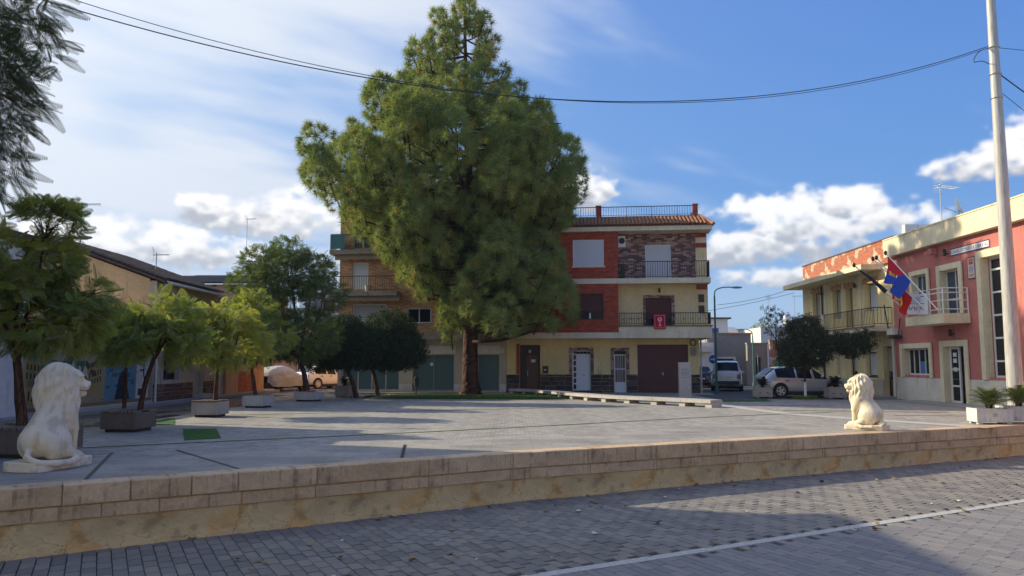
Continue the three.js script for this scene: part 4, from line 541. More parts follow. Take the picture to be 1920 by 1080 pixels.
{ // ochre gabled house
  const h = thing('gabled_house', 'ochre house with plain gable wall and sloping tiled roof on the left', 'house', [-14.3, 0, -31.0], Math.PI / 2);
  add('front_wall', holed(0, 6.6, 0, 4.95, [[.8, 2.3, .95, 2.0], [3.9, 5.0, .12, 2.2], [1.15, 2.1, 3.5, 4.45], [4.2, 5.1, 3.5, 4.45]], .3), mat(lc(.62, .49, .34), .92, { map: T.plaster }), h);
  const s = new THREE.Shape([[-.3, 0], [-9, 0], [-9, 5.0], [-4.6, 6.6], [-.3, 5.03]].map(([a, b]) => new THREE.Vector2(-a, b))); add('gable_wall', uvBox(new THREE.ExtrudeGeometry(s, { depth: 6.55, bevelEnabled: false }).rotateY(Math.PI / 2).translate(.0, 0, 0)), M.ochre, h);
  const roof = add('roof', (() => { const q = new THREE.Shape([[.35, 4.86], [.35, 4.96], [-4.6, 6.78], [-9.2, 5.1], [-9.2, 5.0], [-4.6, 6.66]].map(p => new THREE.Vector2(-p[0], p[1]))); return uvBox(new THREE.ExtrudeGeometry(q, { depth: 6.8, bevelEnabled: false }).rotateY(Math.PI / 2).translate(-.12, 0, 0)); })(), M.tileDark, h);
  barrels(-.1, 6.7, .38, 4.98, -4.55, 6.78, .22, .09, M.tileDark, roof); add('gutter', tube([V(-.1, 4.88, .4), V(3, 4.88, .4), V(6.7, 4.88, .4)], .07, 6), M.offWhite, h); add('downpipe', tube([V(.06, 4.84, .4), V(.06, 4.7, .35), V(.1, 4.45, .08), V(.1, 3, .07), V(.1, 0, .07)], .05, 6), M.offWhite, h);
  const frame = mat(lc(.5, .44, .36), .85, { map: T.plaster }); for (const [a, b, c, d] of [[.8, 2.3, .95, 2.0], [1.15, 2.1, 3.5, 4.45], [4.2, 5.1, 3.5, 4.45]]) { add('window_trim', [bx(a - .16, a, c - .16, d + .16, .002, .05), bx(b, b + .16, c - .16, d + .16, .002, .05), bx(a, b, d, d + .16, .002, .05), bx(a, b, c - .16, c, .002, .05)], frame, h); }
  windowUnit(h, .8, 2.3, .95, 2.0, -.15, { frame: M.dark, cols: [.5] }); windowUnit(h, 1.15, 2.1, 3.5, 4.45, -.15, { shutter: M.shutterGrey, frame: M.dark }); windowUnit(h, 4.2, 5.1, 3.5, 4.45, -.15, { shutter: M.shutterGrey, frame: M.dark }); const d = add('front_door', bx(3.91, 4.99, .12, 2.19, -.25, -.15), M.shutterGrey, h); add('door_handle', bx(4.02, 4.06, 1, 1.2, -.149, -.1), M.metal, d); add('step', bx(3.8, 5.1, .111, .25, .1, .5), M.pale, h);
  rubble(h, .02, 3.85, .1, .82, .0, stoneBrown, 91, .3); rubble(h, 5.05, 6.58, .1, .82, .0, stoneBrown, 92, .3);
}
antenna([-18.9, 6.2, -33.5], 2.5, 'tall television antenna standing on the ridge of the ochre gabled house', R(10)); antenna([-16.0, 5.6, -34.5], 1.0, 'short television antenna low on the tiled slope of the gabled house', R(30), .7);
{ // orange brick garage next to the gabled house
  const h = thing('orange_house', 'orange rendered house with brick garage front beside the gabled house', 'house', [-14.35, 0, -37.6], Math.PI / 2);
  add('front_wall', holed(0, 7.4, 0, 3.6, [[.5, 1.5, .1, 2.2], [3.2, 5.6, .1, 2.3]], .3), M.orange, h); add('wall_core', bx(0, 7.4, 0, 3.6, -8, -.6), M.orange, h); add('front_door', bx(.51, 1.49, .1, 2.19, -.25, -.15), M.shutterGrey, h); add('garage_front', bx(3.21, 5.59, .1, 1.2, -.2, -.08), M.brickOrange, h); add('garage_shutter', bx(3.21, 5.59, 1.2, 2.29, -.2, -.1), M.awning, h); add('roof_slab', bx(-.05, 7.5, 3.6, 3.75, -8, .35), M.tileDark, h);
}
{ // houses closing the side street behind the parked cars
  const h = thing('terrace_house', 'long orange and brick house closing the side street behind the covered car', 'house', [-26, 0, -62], -R(4));
  add('front_wall', holed(0, 18, 0, 4.6, [[2, 3, .9, 2.2], [6, 7, .05, 2.2], [9, 10.2, .9, 2.2], [12.6, 13.8, .9, 2.2], [15.4, 16.4, .9, 2.2]], .3), M.orange, h); add('wall_core', bx(0, 18, 0, 4.6, -8, -.6), M.orange, h); add('brick_base', bx(0, 18, 0, .85, .002, .04), M.brickOrange, h); for (const u of [2, 9, 12.6, 15.4]) windowUnit(h, u, u + (u === 2 || u === 15.4 ? 1 : 1.2), .9, 2.2, -.15, { shutter: M.shutterBrown, drop: .7 }); add('front_door', bx(6.01, 6.99, .05, 2.19, -.25, -.15), M.woodDoor, h); add('roof_slab', bx(-.3, 18.3, 4.6, 4.8, -8.2, .4), M.tileDark, h);
  const p = thing('peach_house', 'peach house with dark tiled hip roof seen over the gabled house', 'house', [-30.5, 0, -66], 0);
  add('front_wall', holed(0, 9, 0, 8.4, [[2, 3, 6.3, 7.4], [5.2, 6.2, 6.3, 7.4]], .3), M.peach, p); add('wall_core', bx(0, 9, 0, 8.4, -8, -.6), M.peach, p); windowUnit(p, 2, 3, 6.3, 7.4, -.12, { cols: [.5] }); windowUnit(p, 5.2, 6.2, 6.3, 7.4, -.12, { cols: [.5] });
  const g = new THREE.BufferGeometry(); g.setAttribute('position', new THREE.Float32BufferAttribute([-.6, 8.4, .6, 9.6, 8.4, .6, 7, 9.6, -3.5, -.6, 8.4, .6, 7, 9.6, -3.5, 2, 9.6, -3.5, 9.6, 8.4, .6, 9.6, 8.4, -8, 7, 9.6, -3.5, -.6, 8.4, -8, -.6, 8.4, .6, 2, 9.6, -3.5], 3)); g.computeVertexNormals(); const rf = add('roof', uvBox(g), M.roofDark, p); barrels(-.4, 9.4, .62, 8.42, -2.6, 9.36, .3, .11, M.roofDark, rf); for (let i = 0; i < 6; i++) add('rafter_end', bx(.4 + i * 1.5, .6 + i * 1.5, 8.2, 8.36, .002, .3), M.woodDoor, p);
  const f = thing('far_pale_house', 'pale house with brown window seen left of the tan brick block', 'house', [-19.2, 0, -71.5], 0); add('front_wall', holed(0, 6, 0, 8.0, [[1.6, 2.8, 6.4, 7.6]], .3), M.offWhite, f); add('wall_core', bx(0, 6, 0, 8.0, -4, -.5), M.offWhite, f); windowUnit(f, 1.6, 2.8, 6.4, 7.6, -.12, { shutter: M.shutterBrown, drop: .8 }); add('roof_slab', bx(-.1, 6.1, 8.0, 8.2, -4, .2), M.slabStone, f);
  antenna([-21.5, 9.2, -62], 4.2, 'tall antenna mast above the dark leafy tree left of the pine', R(-10));
}

// ------------------------------------------------------------------ end of the street on the right
{
  const g = thing('grey_garage_house', 'low grey house with dark blue garage door at the end of the street', 'house', [15.1, 0, -60]);
  add('front_wall', holed(0, 3.4, 0, 3.9, [[.45, 2.0, .02, 2.0]], .3), M.greyRender, g); add('wall_core', bx(0, 3.4, 0, 3.9, -7, -.5), M.greyRender, g); add('garage_door', bx(.46, 1.99, .02, 1.99, -.2, -.1), M.blueGarage, g); add('door_trim', [bx(.28, .448, 0, 2.15, .002, .05), bx(2.002, 2.17, 0, 2.15, .002, .05), bx(.448, 2.002, 2.002, 2.15, .002, .048)], M.offWhite, g); add('coping', bx(-.05, 3.45, 3.9, 4.0, -7, .08), M.slabStone, g);
  const b = thing('blue_shutter_house', 'white house with blue shutter above the grey garage house', 'house', [17.2, 0, -76]); add('front_wall', holed(0, 4.0, 0, 6.0, [[2.1, 3.1, 3.5, 5.1]], .3), M.whiteWall, b); add('wall_core', bx(0, 4.0, 0, 6.0, -6, -.4), M.whiteWall, b); add('blue_shutter', bx(2.11, 3.09, 3.51, 5.09, -.15, -.05), mat(lc(.02, .09, .3), .5), b); add('roof_slab', bx(-.1, 4.3, 6.0, 6.15, -6, .25), M.roofDark, b);
  const w = thing('ruined_wall', 'crumbling grey masonry wall with narrow dark doorway beyond the van', 'wall', [17.75, 0, -58.5]); add('masonry', holed(0, 1.5, 0, 3.1, [[.6, 1.0, .02, 2.1]], .4), M.greyRender, w); add('doorway', bx(.59, 1.01, .02, 2.1, -.5, -.41), M.interior, w); add('top_course', bx(-.04, 1.54, 3.1, 3.2, -.45, .05), M.slabStone, w);
  const y = thing('yard_wall', 'patched pale yard wall with green metal gate left of the round tree', 'wall', [19.3, 0, -58]); add('masonry', holed(0, 8, 0, 3.3, [[.3, 2.4, .02, 1.9]], .3), M.brickWorn, y); const gt = add('green_gate', bx(.31, 2.39, .02, 1.89, -.2, -.12), M.greenGate, y); add('gate_frame', [bx(.31, .4, .02, 1.89, -.118, -.08), bx(1.3, 1.38, .02, 1.89, -.118, -.08), bx(2.3, 2.39, .02, 1.89, -.118, -.08)], M.greenGate, gt); add('coping', bx(-.05, 8.05, 3.3, 3.4, -.35, .06), M.slabStone, y);
  const a = thing('white_terrace_house', 'bright white parapet house above the yard wall', 'house', [22.5, 0, -70]); add('wall', bx(0, 9, 0, 4.9, -7, 0), M.whiteWall, a); add('chimney', bx(2.6, 3.1, 4.9, 6.1, -1.5, -1), M.whiteWall, a); add('roof_shed', bx(3.4, 7.2, 4.9, 5.6, -4, -2), M.brickTan, a); add('parapet_cap', bx(-.05, 9.05, 4.9, 4.96, -.3, .05), M.whiteWall, a);
  const t = thing('red_roof_house', 'far house with low red tiled roof below the mountain', 'house', [21, 0, -85]); add('wall', bx(-2, 5, 0, 4.3, -5, 0), M.offWhite, t); barrels(-2.2, 5.2, .2, 4.3, -2.5, 5.1, .3, .12, M.tile, t);
  const k = thing('brick_corner_house', 'white house front with red mosaic panel seen beside the corner', 'house', [12.5, 0, -58]); add('wall', bx(0, 2.6, 0, 3.2, -6, 0), M.whiteWall, k); add('mosaic_panel', bx(.5, 1.4, .7, 2.0, .002, .03), mat(lc(1, 1, 1), .8, { map: bricks([[.6, .15, .1], [.7, .6, .5], [.45, .1, .08]], [.5, .4, .35], 57, .2, .1, 8, 18) }), k); add('balcony_box', bx(.9, 2.3, 2.5, 2.9, .002, .4), M.offWhite, k);
  antenna([26, 4.9, -71], 3, 'thin antenna on the bright white house in the distance'); antenna([24.6, 5.5, -74], 2.6, 'second thin antenna just left, above the white parapet house', R(60));
  const mshape = []; for (let i = 0; i <= 60; i++) { const x = lerp(236, 2600, i / 60); let y = 42 + 24 * fbm3(x * .004, 1, 2, 4); y += 88 * Math.exp(-Math.pow((x - 841) / 105, 2)) + 22 * Math.exp(-Math.pow((x - 700) / 110, 2)) + 30 * Math.exp(-Math.pow((x - 1020) / 150, 2)); mshape.push([x, y * (i === 0 || i === 60 ? .1 : 1)]); }
  const pos = [], ix = [], N = mshape.length; mshape.forEach(([x, y], i) => { for (let j = 0; j < 6; j++) { const t2 = j / 5; pos.push(x + (fbm3(x * .01, j, 3, 3) - .5) * 60, y * Math.sin(t2 * Math.PI / 2) * (1 - .12 * fbm3(x * .02, j * 2, 1, 3) * (j < 5 ? 1 : 0)), -2600 - t2 * 450); } }); for (let i = 0; i < N - 1; i++) for (let j = 0; j < 5; j++) { const q = i * 6 + j; ix.push(q, q + 6, q + 1, q + 1, q + 6, q + 7); }
  const mg = new THREE.BufferGeometry(); mg.setAttribute('position', new THREE.Float32BufferAttribute(pos, 3)); mg.setIndex(ix); mg.computeVertexNormals(); struct('mountain', uvBox(mg), mat(lc(.16, .15, .11), .95));
}

// ------------------------------------------------------------------ unseen houses added across the road behind the camera: sunlit fronts to throw warm light back on the square
{
  const row = (label, x0, w, hh, m) => { const h = thing('added_opposite_house', label, 'house', [x0 + w, -.9, 4.6], Math.PI, 'unseen houses added across the road behind the viewpoint'), holes = []; for (let u = 1.4; u < w - 2; u += 3.2) { holes.push([u, u + 1.2, 1.2, 2.6], [u, u + 1.2, 4.6, 6.0], [u, u + 1.2, 7.8, 9.2]); } add('front_wall', holed(0, w, 0, hh, holes, .3), m, h); add('wall_core', bx(0, w, 0, hh, -8, -.6), m, h); for (const q of holes) windowUnit(h, ...q, -.12, { shutter: M.shutterGrey, drop: .5, cols: [.5] }); add('roof_slab', bx(-.1, w + .1, hh, hh + .25, -8, .4), M.slabStone, h); };
  row('unseen cream three storey house added behind the viewpoint to bounce warm light', -9, 13, 10.8, M.cream); row('unseen pale stone coloured house added behind the viewpoint to bounce warm light', 4.2, 12, 11.4, M.offWhite); row('unseen white three storey house added behind the viewpoint to bounce warm light', 16.4, 16, 10.6, M.whiteWall);
}
// ------------------------------------------------------------------ trees
const leafMat = (c, tr = .35) => mat(c, 1, { phys: true, side: THREE.DoubleSide, transmission: tr, thickness: 0 });
function quadGeo(list) {   // each entry: four corner points
  const pos = [], ix = []; list.forEach((q, k) => { q.forEach(p => pos.push(...p)); ix.push(k * 4, k * 4 + 1, k * 4 + 2, k * 4, k * 4 + 2, k * 4 + 3); });
  const g = new THREE.BufferGeometry(); g.setAttribute('position', new THREE.Float32BufferAttribute(pos, 3)); g.setIndex(ix); g.computeVertexNormals(); return g;
}
// feathery compound leaf along +x, drooping
function frondGeo(len, pairs, leaf, wid, droop) {
  const q = []; const P = t => [len * t, -droop * t * t, 0];
  for (let i = 1; i <= pairs; i++) { const t = i / (pairs + .5), [x, y] = P(t), l = leaf * Math.sin(Math.PI * (.12 + .8 * t)) + .01; for (const s of [-1, 1]) q.push([[x, y, 0], [x + wid * .7, y - l * .1, s * l * .5], [x + l * .32, y - l * .3, s * l], [x - wid * .4, y - l * .12, s * l * .5]]); }
  for (let i = 0; i < 4; i++) { const a = P(i / 4), b = P((i + 1) / 4); q.push([[a[0], a[1], -.005], [b[0], b[1], -.004], [b[0], b[1], .004], [a[0], a[1], .005]]); }
  return quadGeo(q);
}
function sprigGeo(n, len, leaf, wid, seed) {
  const r = mulberry(seed), q = []; for (let i = 0; i < n; i++) { const t = (i + .5) / n, a = i * 2.4, c = V(len * t, 0, 0), d = V(.45, Math.cos(a), Math.sin(a)).normalize(), s = d.clone().cross(V(r() - .5, r() - .5, r() - .5)).normalize(), l = leaf * (.75 + .5 * r()), m = c.clone().addScaledVector(d, l * .5), e = c.clone().addScaledVector(d, l), k = d.clone().cross(s).multiplyScalar(l * .08); q.push([c.toArray(), m.clone().addScaledVector(s, wid).add(k).toArray(), e.toArray(), m.clone().addScaledVector(s, -wid).add(k).toArray()]); }
  return quadGeo(q);
}
function tuftGeo(n, len, wid, seed) {   // long pine needles round a shoot along +y
  const r = mulberry(seed), pos = []; for (let i = 0; i < n; i++) { const a = i * 2.39996, z = 1 - 1.45 * (i + .5) / n, k = Math.sqrt(Math.max(0, 1 - z * z)), d = V(Math.cos(a) * k, z, Math.sin(a) * k), l = len * (.7 + .5 * r()), s = d.clone().cross(V(r() - .5, r() - .5, r() - .5)).normalize().multiplyScalar(wid / 2), o = V(0, -len * .5 * (1 - z) * .4, 0), tip = d.clone().multiplyScalar(l).add(o).add(V(0, -l * .16, 0)); pos.push(o.x + s.x, o.y + s.y, o.z + s.z, o.x - s.x, o.y - s.y, o.z - s.z, tip.x, tip.y, tip.z); }
  const g = new THREE.BufferGeometry(); g.setAttribute('position', new THREE.Float32BufferAttribute(pos, 3)); g.computeVertexNormals(); return g;
}
function scatter(name, parent, geo, m, items) {
  const o = new THREE.InstancedMesh(geo, m, items.length), d = new THREE.Object3D(); items.forEach((q, i) => { d.position.copy(q.p); d.quaternion.copy(q.q); d.scale.setScalar(q.s); d.updateMatrix(); o.setMatrixAt(i, d.matrix); o.setColorAt(i, q.c); });
  o.name = name; o.castShadow = o.receiveShadow = true; o.userData = STUFF(); parent.add(o); return o;
}
const QX = (dir, roll) => new THREE.Quaternion().setFromUnitVectors(V(1, 0, 0), dir).multiply(new THREE.Quaternion().setFromAxisAngle(V(1, 0, 0), roll));
const QY = (dir, roll) => new THREE.Quaternion().setFromUnitVectors(V(0, 1, 0), dir).multiply(new THREE.Quaternion().setFromAxisAngle(V(0, 1, 0), roll));
const G = { frondMid: frondGeo(.27, 11, .07, .02, .07), frond: frondGeo(.34, 8, .1, .03, .1), frondNear: frondGeo(.56, 20, .085, .016, .12), sprig: sprigGeo(12, .3, .12, .026, 3), tuft: tuftGeo(34, .40, .034, 8), small: sprigGeo(10, .22, .085, .02, 6) };
const L = { jac: leafMat(lc(.22, .29, .045), .45), dark: leafMat(lc(.032, .06, .016), .25), pine: leafMat(lc(.255, .315, .06), .4), near: leafMat(lc(.045, .075, .02), .35), round: leafMat(lc(.03, .045, .016), .25) };
// a broad-leaved tree: trunk through points, limbs to each clump, leaves spread through the clumps
function tree(name, label, pos, { trunk, r0 = .1, clumps, leaf, m, n = 900, seed = 1, gap = .47, freq = 1.9, group, bark = M.barkPale, droop = .35, ry = 0 }) {
  const o = thing(name, label, 'tree', pos, ry, group), rr = mulberry(seed), T0 = trunk.map(p => V(...p)), top = T0[T0.length - 1], wood = [limb(T0, r0, r0 * .6, 8, .25, seed)], items = [];
  const vol = clumps.map(([, , , a, b, c]) => Math.pow(a * b * c, .72)), tot = vol.reduce((a, b) => a + b);
  clumps.forEach(([x, y, z, a, b, c], k) => {
    const C = V(x, y, z), mid = top.clone().lerp(C, .5).add(V((rr() - .5) * .3, -.05 * top.distanceTo(C) + .1, (rr() - .5) * .3)); wood.push(limb([top.clone().add(V(0, -.1, 0)), mid, C], r0 * .5, r0 * .16, 6, .2, seed + k));
    for (let i = 0; i < 7; i++) { const d = V(rr() - .5, rr() * .8 - .25, rr() - .5).normalize(), e = C.clone().add(V(d.x * a * .85, d.y * b * .85, d.z * c * .85)); wood.push(limb([mid.clone().lerp(C, .55 + .4 * rr()), C.clone().lerp(e, .5).add(V(0, .1 * b, 0)), e], r0 * .17, r0 * .05, 4)); }
    const cnt = Math.round(n * (leaf === G.frond ? 1.2 : 1) * vol[k] / tot); let q = 0, tries = 0;
    while (q < cnt && tries++ < cnt * 8) {
      const d = V(rr() * 2 - 1, rr() * 2 - 1, rr() * 2 - 1), l = d.length(); if (l > 1 || l < .05) continue; const k2 = Math.pow(l, .55) / l; d.multiplyScalar(k2);
      const p = V(x + d.x * a, y + d.y * b, z + d.z * c); if (fbm3(p.x * freq + seed * 3, p.y * freq, p.z * freq, 2) < gap) continue;
      const dir = V(d.x * .7 + (rr() - .5) * 1.6, d.y * .5 + (rr() - .5) * 1.1 - droop * .35, d.z * .7 + (rr() - .5) * 1.6).normalize(), v = rr(), h = hash3(Math.round(p.x * 3), Math.round(p.y * 3), seed);
      items.push({ p, q: QX(dir, (rr() - .5) * 3), s: .7 + .5 * rr(), c: lc(.7 + .6 * v + .35 * h, .78 + .38 * v + .15 * h, .7 + .3 * v) }); q++;
    }
  });
  add('trunk', wood, bark, o); scatter('crown', o, leaf, m, items); return o;
}

// the big pine
{
  const o = thing('pine_tree', 'tall broad pine with long drooping needles in front of the brick buildings', 'tree', [-2.1, 0, -39.7]), r = mulberry(42);
  const prof = (tab, h) => { for (let i = 1; i < tab.length; i++) if (h <= tab[i][0]) { const [a, b] = tab[i - 1], [c, d] = tab[i]; return lerp(b, d, clamp((h - a) / (c - a))); } return tab[tab.length - 1][1]; };
  const Lf = [[3.4, .2], [4.6, 1.5], [6, 3.0], [7.4, 4.6], [9.4, 6.3], [11.2, 8.0], [12.4, 7.9], [13.2, 6.2], [14.4, 4.9], [15.6, 3.7], [17.4, 2.9], [19.4, 2.2], [20.8, 1.0], [21.4, .2]];
  const Rt = [[2.6, 1.4], [3.4, 4.6], [4.8, 5.3], [6.4, 5.0], [7.4, 4.4], [8.4, 2.6], [9.4, 4.6], [10.6, 5.4], [12.2, 5.5], [13.4, 4.8], [14.6, 3.4], [15.8, 2.6], [17.4, 1.7], [19.4, 1.35], [20.8, .8], [21.4, .2]];
  const ax = h => V(-.018 * h - .004 * h * Math.sin(h * .4), h, .0), wood = [limb([V(0, -.1, 0), V(-.03, 1.5, 0), V(-.06, 4, .03), V(-.16, 8, 0), ax(13), ax(17.5), ax(20.8)], .44, .05, 12, .22, 7)];
  wood.push(limb([V(0, -.06, 0), V(0, .2, 0), V(-.01, .7, 0)], .62, .42, 12, .3, 9));
  const items = [];
  function plume(base, dir, len, rad, dens) {
    const side = V(dir.z, 0, -dir.x); if (side.length() < .1) side.set(1, 0, 0); side.normalize(); const other = dir.clone().cross(side).normalize(), n = Math.round(dens * len * rad * 30);
    for (let i = 0; i < n; i++) {
      const t = Math.pow(r(), .85), a = r() * 6.283, ro = rad * Math.pow(Math.sin(Math.PI * clamp(.12 + .86 * t)), .75) * (.62 + .42 * Math.sqrt(r())), bump = .75 + .5 * noise3(base.x * 3 + Math.cos(a) * 1.4, t * 3 + base.y, base.z * 3 + Math.sin(a) * 1.4);
      const rd = side.clone().multiplyScalar(Math.cos(a)).addScaledVector(other, Math.sin(a)), p = base.clone().addScaledVector(dir, len * t).addScaledVector(rd, ro * bump), d = rd.clone().multiplyScalar(.9 * (1 - t * .7)).addScaledVector(dir, .55 + t * .6).add(V((r() - .5) * .5, .1, (r() - .5) * .5)).normalize(), v = r(), br = r() < .05;
      items.push({ p, q: QY(d, r() * 6), s: .72 + .5 * r(), c: br ? lc(1.5, .95, .7) : lc(.72 + .55 * v, .8 + .35 * v, .75 + .25 * v) });
    }
    const e = base.clone().addScaledVector(dir, len * .86); wood.push(limb([base.clone().addScaledVector(dir, -.2), base.clone().addScaledVector(dir, len * .45).add(V(.06, 0, .04)), e], .045, .015, 5));
    for (let i = 0; i < 6; i++) { const t = .15 + .7 * r(), a = r() * 6.283, s = base.clone().addScaledVector(dir, len * t), f = s.clone().addScaledVector(side, Math.cos(a) * rad * .75).addScaledVector(other, Math.sin(a) * rad * .75).addScaledVector(dir, .25); wood.push(bar(s, f, .013, 4)); }
  }
  let k = 0;
  for (let h = 3.9; h < 20.4; h += h < 8 ? .82 : .74) {
    const nb = h < 6 ? 7 : h < 14 ? 9 : h < 18 ? 6 : 5, off = r() * 6.28;
    for (let i = 0; i < nb; i++) {
      const a = off + i / nb * 6.283 + (r() - .5) * .5, cx = Math.cos(a), cz = Math.sin(a), w = cx * .5 + .5, Rr = lerp(prof(Lf, h), prof(Rt, h), w * w * (3 - 2 * w)) * (.9 + .22 * r()); if (Rr < .5) continue;
      const len = clamp(Rr * .42, 1.0, 2.5) * (.85 + .35 * r()), rad = clamp(Rr * .2, .5, 1.05) * (.85 + .3 * r()), end = ax(h).add(V(cx * (Rr - rad * .9), 0, cz * Math.min(Rr, 6.2) * .92 - cz * rad * .6)), s0 = ax(Math.max(2.6, h - Rr * (.16 + .12 * r())));
      const dir = V(cx * (.32 + .2 * r()), 1, cz * (.32 + .2 * r())).normalize(); end.y -= len * .42; wood.push(limb([s0, s0.clone().lerp(end, .5).add(V(0, -.04 * Rr, 0)), end], clamp(.035 + Rr * .013, .03, .14), .04, 6, .2, k++));
      plume(end, dir, len, rad, 1);
      if (Rr > 2.4) { const m = s0.clone().lerp(end, .56 + .1 * r()); m.y += .1; plume(m, V(cx * .25 + (r() - .5) * .5, 1, cz * .25 + (r() - .5) * .5).normalize(), len * .8, rad * .85, .62); }
    }
  }
  plume(V(-.4, 19.4, 0), V(0, 1, 0), 1.9, .75, 1.2); plume(V(-.95, 3.1, .9), V(-.3, 1, .3).normalize(), 1.5, .5, 1); plume(V(-.9, 2.5, 1.0), V(-.2, 1, .2).normalize(), .9, .35, 1);
  add('trunk', wood, M.bark, o); scatter('crown', o, G.tuft, L.pine, items);
}
const jac = (label, pos, trunk, clumps, n, seed, extra = {}) => tree('jacaranda_tree', label, pos, Object.assign({ trunk, clumps, n, seed, leaf: G.frond, m: L.jac, r0: .075, group: 'feathery trees in the bench planters' }, extra));
// near tree, mostly outside the left edge
tree('feathery_tree', 'large feathery leaved tree whose sprays hang into the top left corner', [-9.4, 0, -11.6], { trunk: [[0, 0, 0], [.05, 1.5, 0], [.15, 3.2, .1]], r0: .16, leaf: G.frondNear, m: L.near, n: 2600, seed: 5, gap: .4, clumps: [[-.4, 6.4, 0, 2.0, 2.2, 1.9], [.75, 7.2, -.3, 1.35, 1.2, 1.2], [1.0, 5.9, .1, 1.05, 1.0, 1.1], [.9, 8.6, -.2, 1.2, .9, 1.2], [.8, 4.75, .0, 1.0, .7, .9], [-1.6, 5, .3, 1.6, 1.4, 1.5]], droop: .9 });
jac('feathery tree in the nearest bench planter, behind the left lion', [-8.75, .45, -14.0], [[0, 0, 0], [-.1, .7, 0], [-.28, 1.5, -.1]], [[-.7, 2.2, .0, 1.2, .8, 1.1], [.25, 1.95, -.4, .85, .62, .85], [-.3, 3.1, -.2, .9, .7, .9], [.05, 3.75, -.3, .6, .45, .6], [.75, 2.4, -.5, .5, .4, .5]], 1500, 11, { r0: .1, leaf: G.frondMid, n: 3600 });
jac('slim feathery tree slanting from the second bench planter from the left', [-9.15, .45, -19.2], [[0, 0, 0], [.12, .7, 0], [.33, 1.4, 0]], [[-.2, 1.8, 0, .95, .6, .9], [.7, 1.75, .1, .85, .55, .8], [.3, 2.45, -.1, .6, .4, .6], [1.0, 2.35, 0, .35, .3, .35]], 950, 12);
jac('thin straight tree rising behind the second bench planter', [-9.95, 0, -20.0], [[0, 0, 0], [.03, 1.2, 0], [-.02, 2.0, 0]], [[0, 2.4, 0, .85, .55, .8], [-.8, 2.6, -.2, .7, .5, .7]], 520, 18, { r0: .06 });
jac('sunlit yellow green tree in the third bench planter', [-9.2, .45, -24.2], [[0, 0, 0], [.02, .7, 0], [.08, 1.3, 0]], [[-.55, 2.0, .1, .95, .72, .9], [.6, 1.75, 0, 1.0, .75, .95], [.2, 2.55, -.1, .85, .55, .8], [-1.2, 2.7, 0, .5, .45, .5]], 1500, 13, { m: leafMat(lc(.30, .36, .05), .5), gap: .46 });
jac('leaning tree in the fourth bench planter', [-9.6, .45, -29.2], [[0, 0, 0], [-.14, .8, 0], [-.34, 1.5, 0]], [[-.5, 2.6, 0, 1.15, .85, 1.1], [.4, 2.2, .1, .95, .7, .9], [-.2, 3.4, -.1, .7, .5, .7]], 1400, 14);
jac('tall dark green tree in the fifth bench planter, left of the pine', [-9.0, .45, -34.2], [[0, 0, 0], [-.16, .8, 0], [-.42, 1.5, 0]], [[-2.1, 2.6, .2, 1.9, 1.4, 1.7], [-.2, 2.4, 0, 1.6, 1.15, 1.5], [-2.2, 4.5, 0, 1.3, 1.1, 1.3], [-1.0, 5.2, -.1, 1.35, 1.2, 1.3], [.2, 5.1, 0, .95, .9, 1.0], [.7, 4.2, .1, .95, .8, .9], [-2.3, 5.7, 0, .7, .6, .7], [-.9, 6.1, 0, .8, .6, .8]], 5200, 15, { m: leafMat(lc(.11, .17, .03), .4), r0: .14, gap: .36 });
const fic = (label, pos, trunk, clumps, n, seed, e = {}) => tree('clipped_tree', label, pos, Object.assign({ trunk, clumps, n, seed, leaf: G.sprig, m: L.dark, r0: .13, gap: .3, freq: 2.2, group: 'dense clipped trees beside the lawn' }, e));
fic('dense dark tree with slanting trunk, left of two beside the lawn', [-7.4, 0, -37.2], [[0, 0, 0], [-.22, .7, 0], [-.5, 1.4, 0]], [[-.9, 2.55, 0, 1.35, 1.1, 1.3], [-1.7, 2.2, .1, 1.0, .8, 1.0], [.1, 2.4, .1, 1.1, .95, 1.1], [-.7, 3.2, 0, .9, .7, .9]], 3000, 21);
fic('dense dark tree with bright top, right of two beside the lawn', [-6.6, 0, -38.4], [[0, 0, 0], [-.12, .7, 0], [-.3, 1.4, 0]], [[.3, 2.5, 0, 1.5, 1.15, 1.4], [1.3, 2.3, .1, 1.0, .9, 1.1], [.5, 3.35, 0, 1.2, .85, 1.1], [-.6, 2.5, 0, 1.1, .95, 1.1]], 3200, 22);
const rnd = { leaf: G.small, m: L.round, gap: .3, freq: 2.6, group: 'small round trees by the street on the right' };
const roundTree = tree('street_tree', 'round dark clipped tree on a thin whitewashed trunk before the silver hatchback', [13.45, 0, -35.75], Object.assign({ trunk: [[0, 0, 0], [0, .8, 0], [.02, 1.5, 0]], r0: .055, clumps: [[0, 2.5, 0, 1.1, 1.1, 1.1], [-.45, 2.1, .1, .75, .65, .75], [.5, 2.2, 0, .75, .7, .75], [.05, 3.2, 0, .75, .6, .7]], n: 2600, seed: 31, bark: M.bark }, rnd));
tree('street_tree', 'smaller ragged tree before the yellow house wall, right of the round tree', [15.9, 0, -36.2], Object.assign({ trunk: [[0, 0, 0], [0, 1.0, 0], [-.02, 1.9, 0]], r0: .045, clumps: [[0, 2.5, 0, .72, .5, .7], [-.5, 2.6, 0, .55, .42, .5], [.55, 2.75, 0, .45, .4, .5]], n: 850, seed: 32, bark: M.bark }, rnd));
tree('street_tree', 'wispy sapling with bare upright twigs behind the round tree', [13.4, 0, -38.6], Object.assign({ trunk: [[0, 0, 0], [-.1, 1.6, 0], [-.25, 2.9, 0]], r0: .05, clumps: [[-.35, 3.7, 0, .5, .75, .5], [.2, 3.6, 0, .4, .5, .4], [-.7, 4.0, 0, .3, .4, .3]], n: 130, seed: 33, bark: M.bark }, rnd));
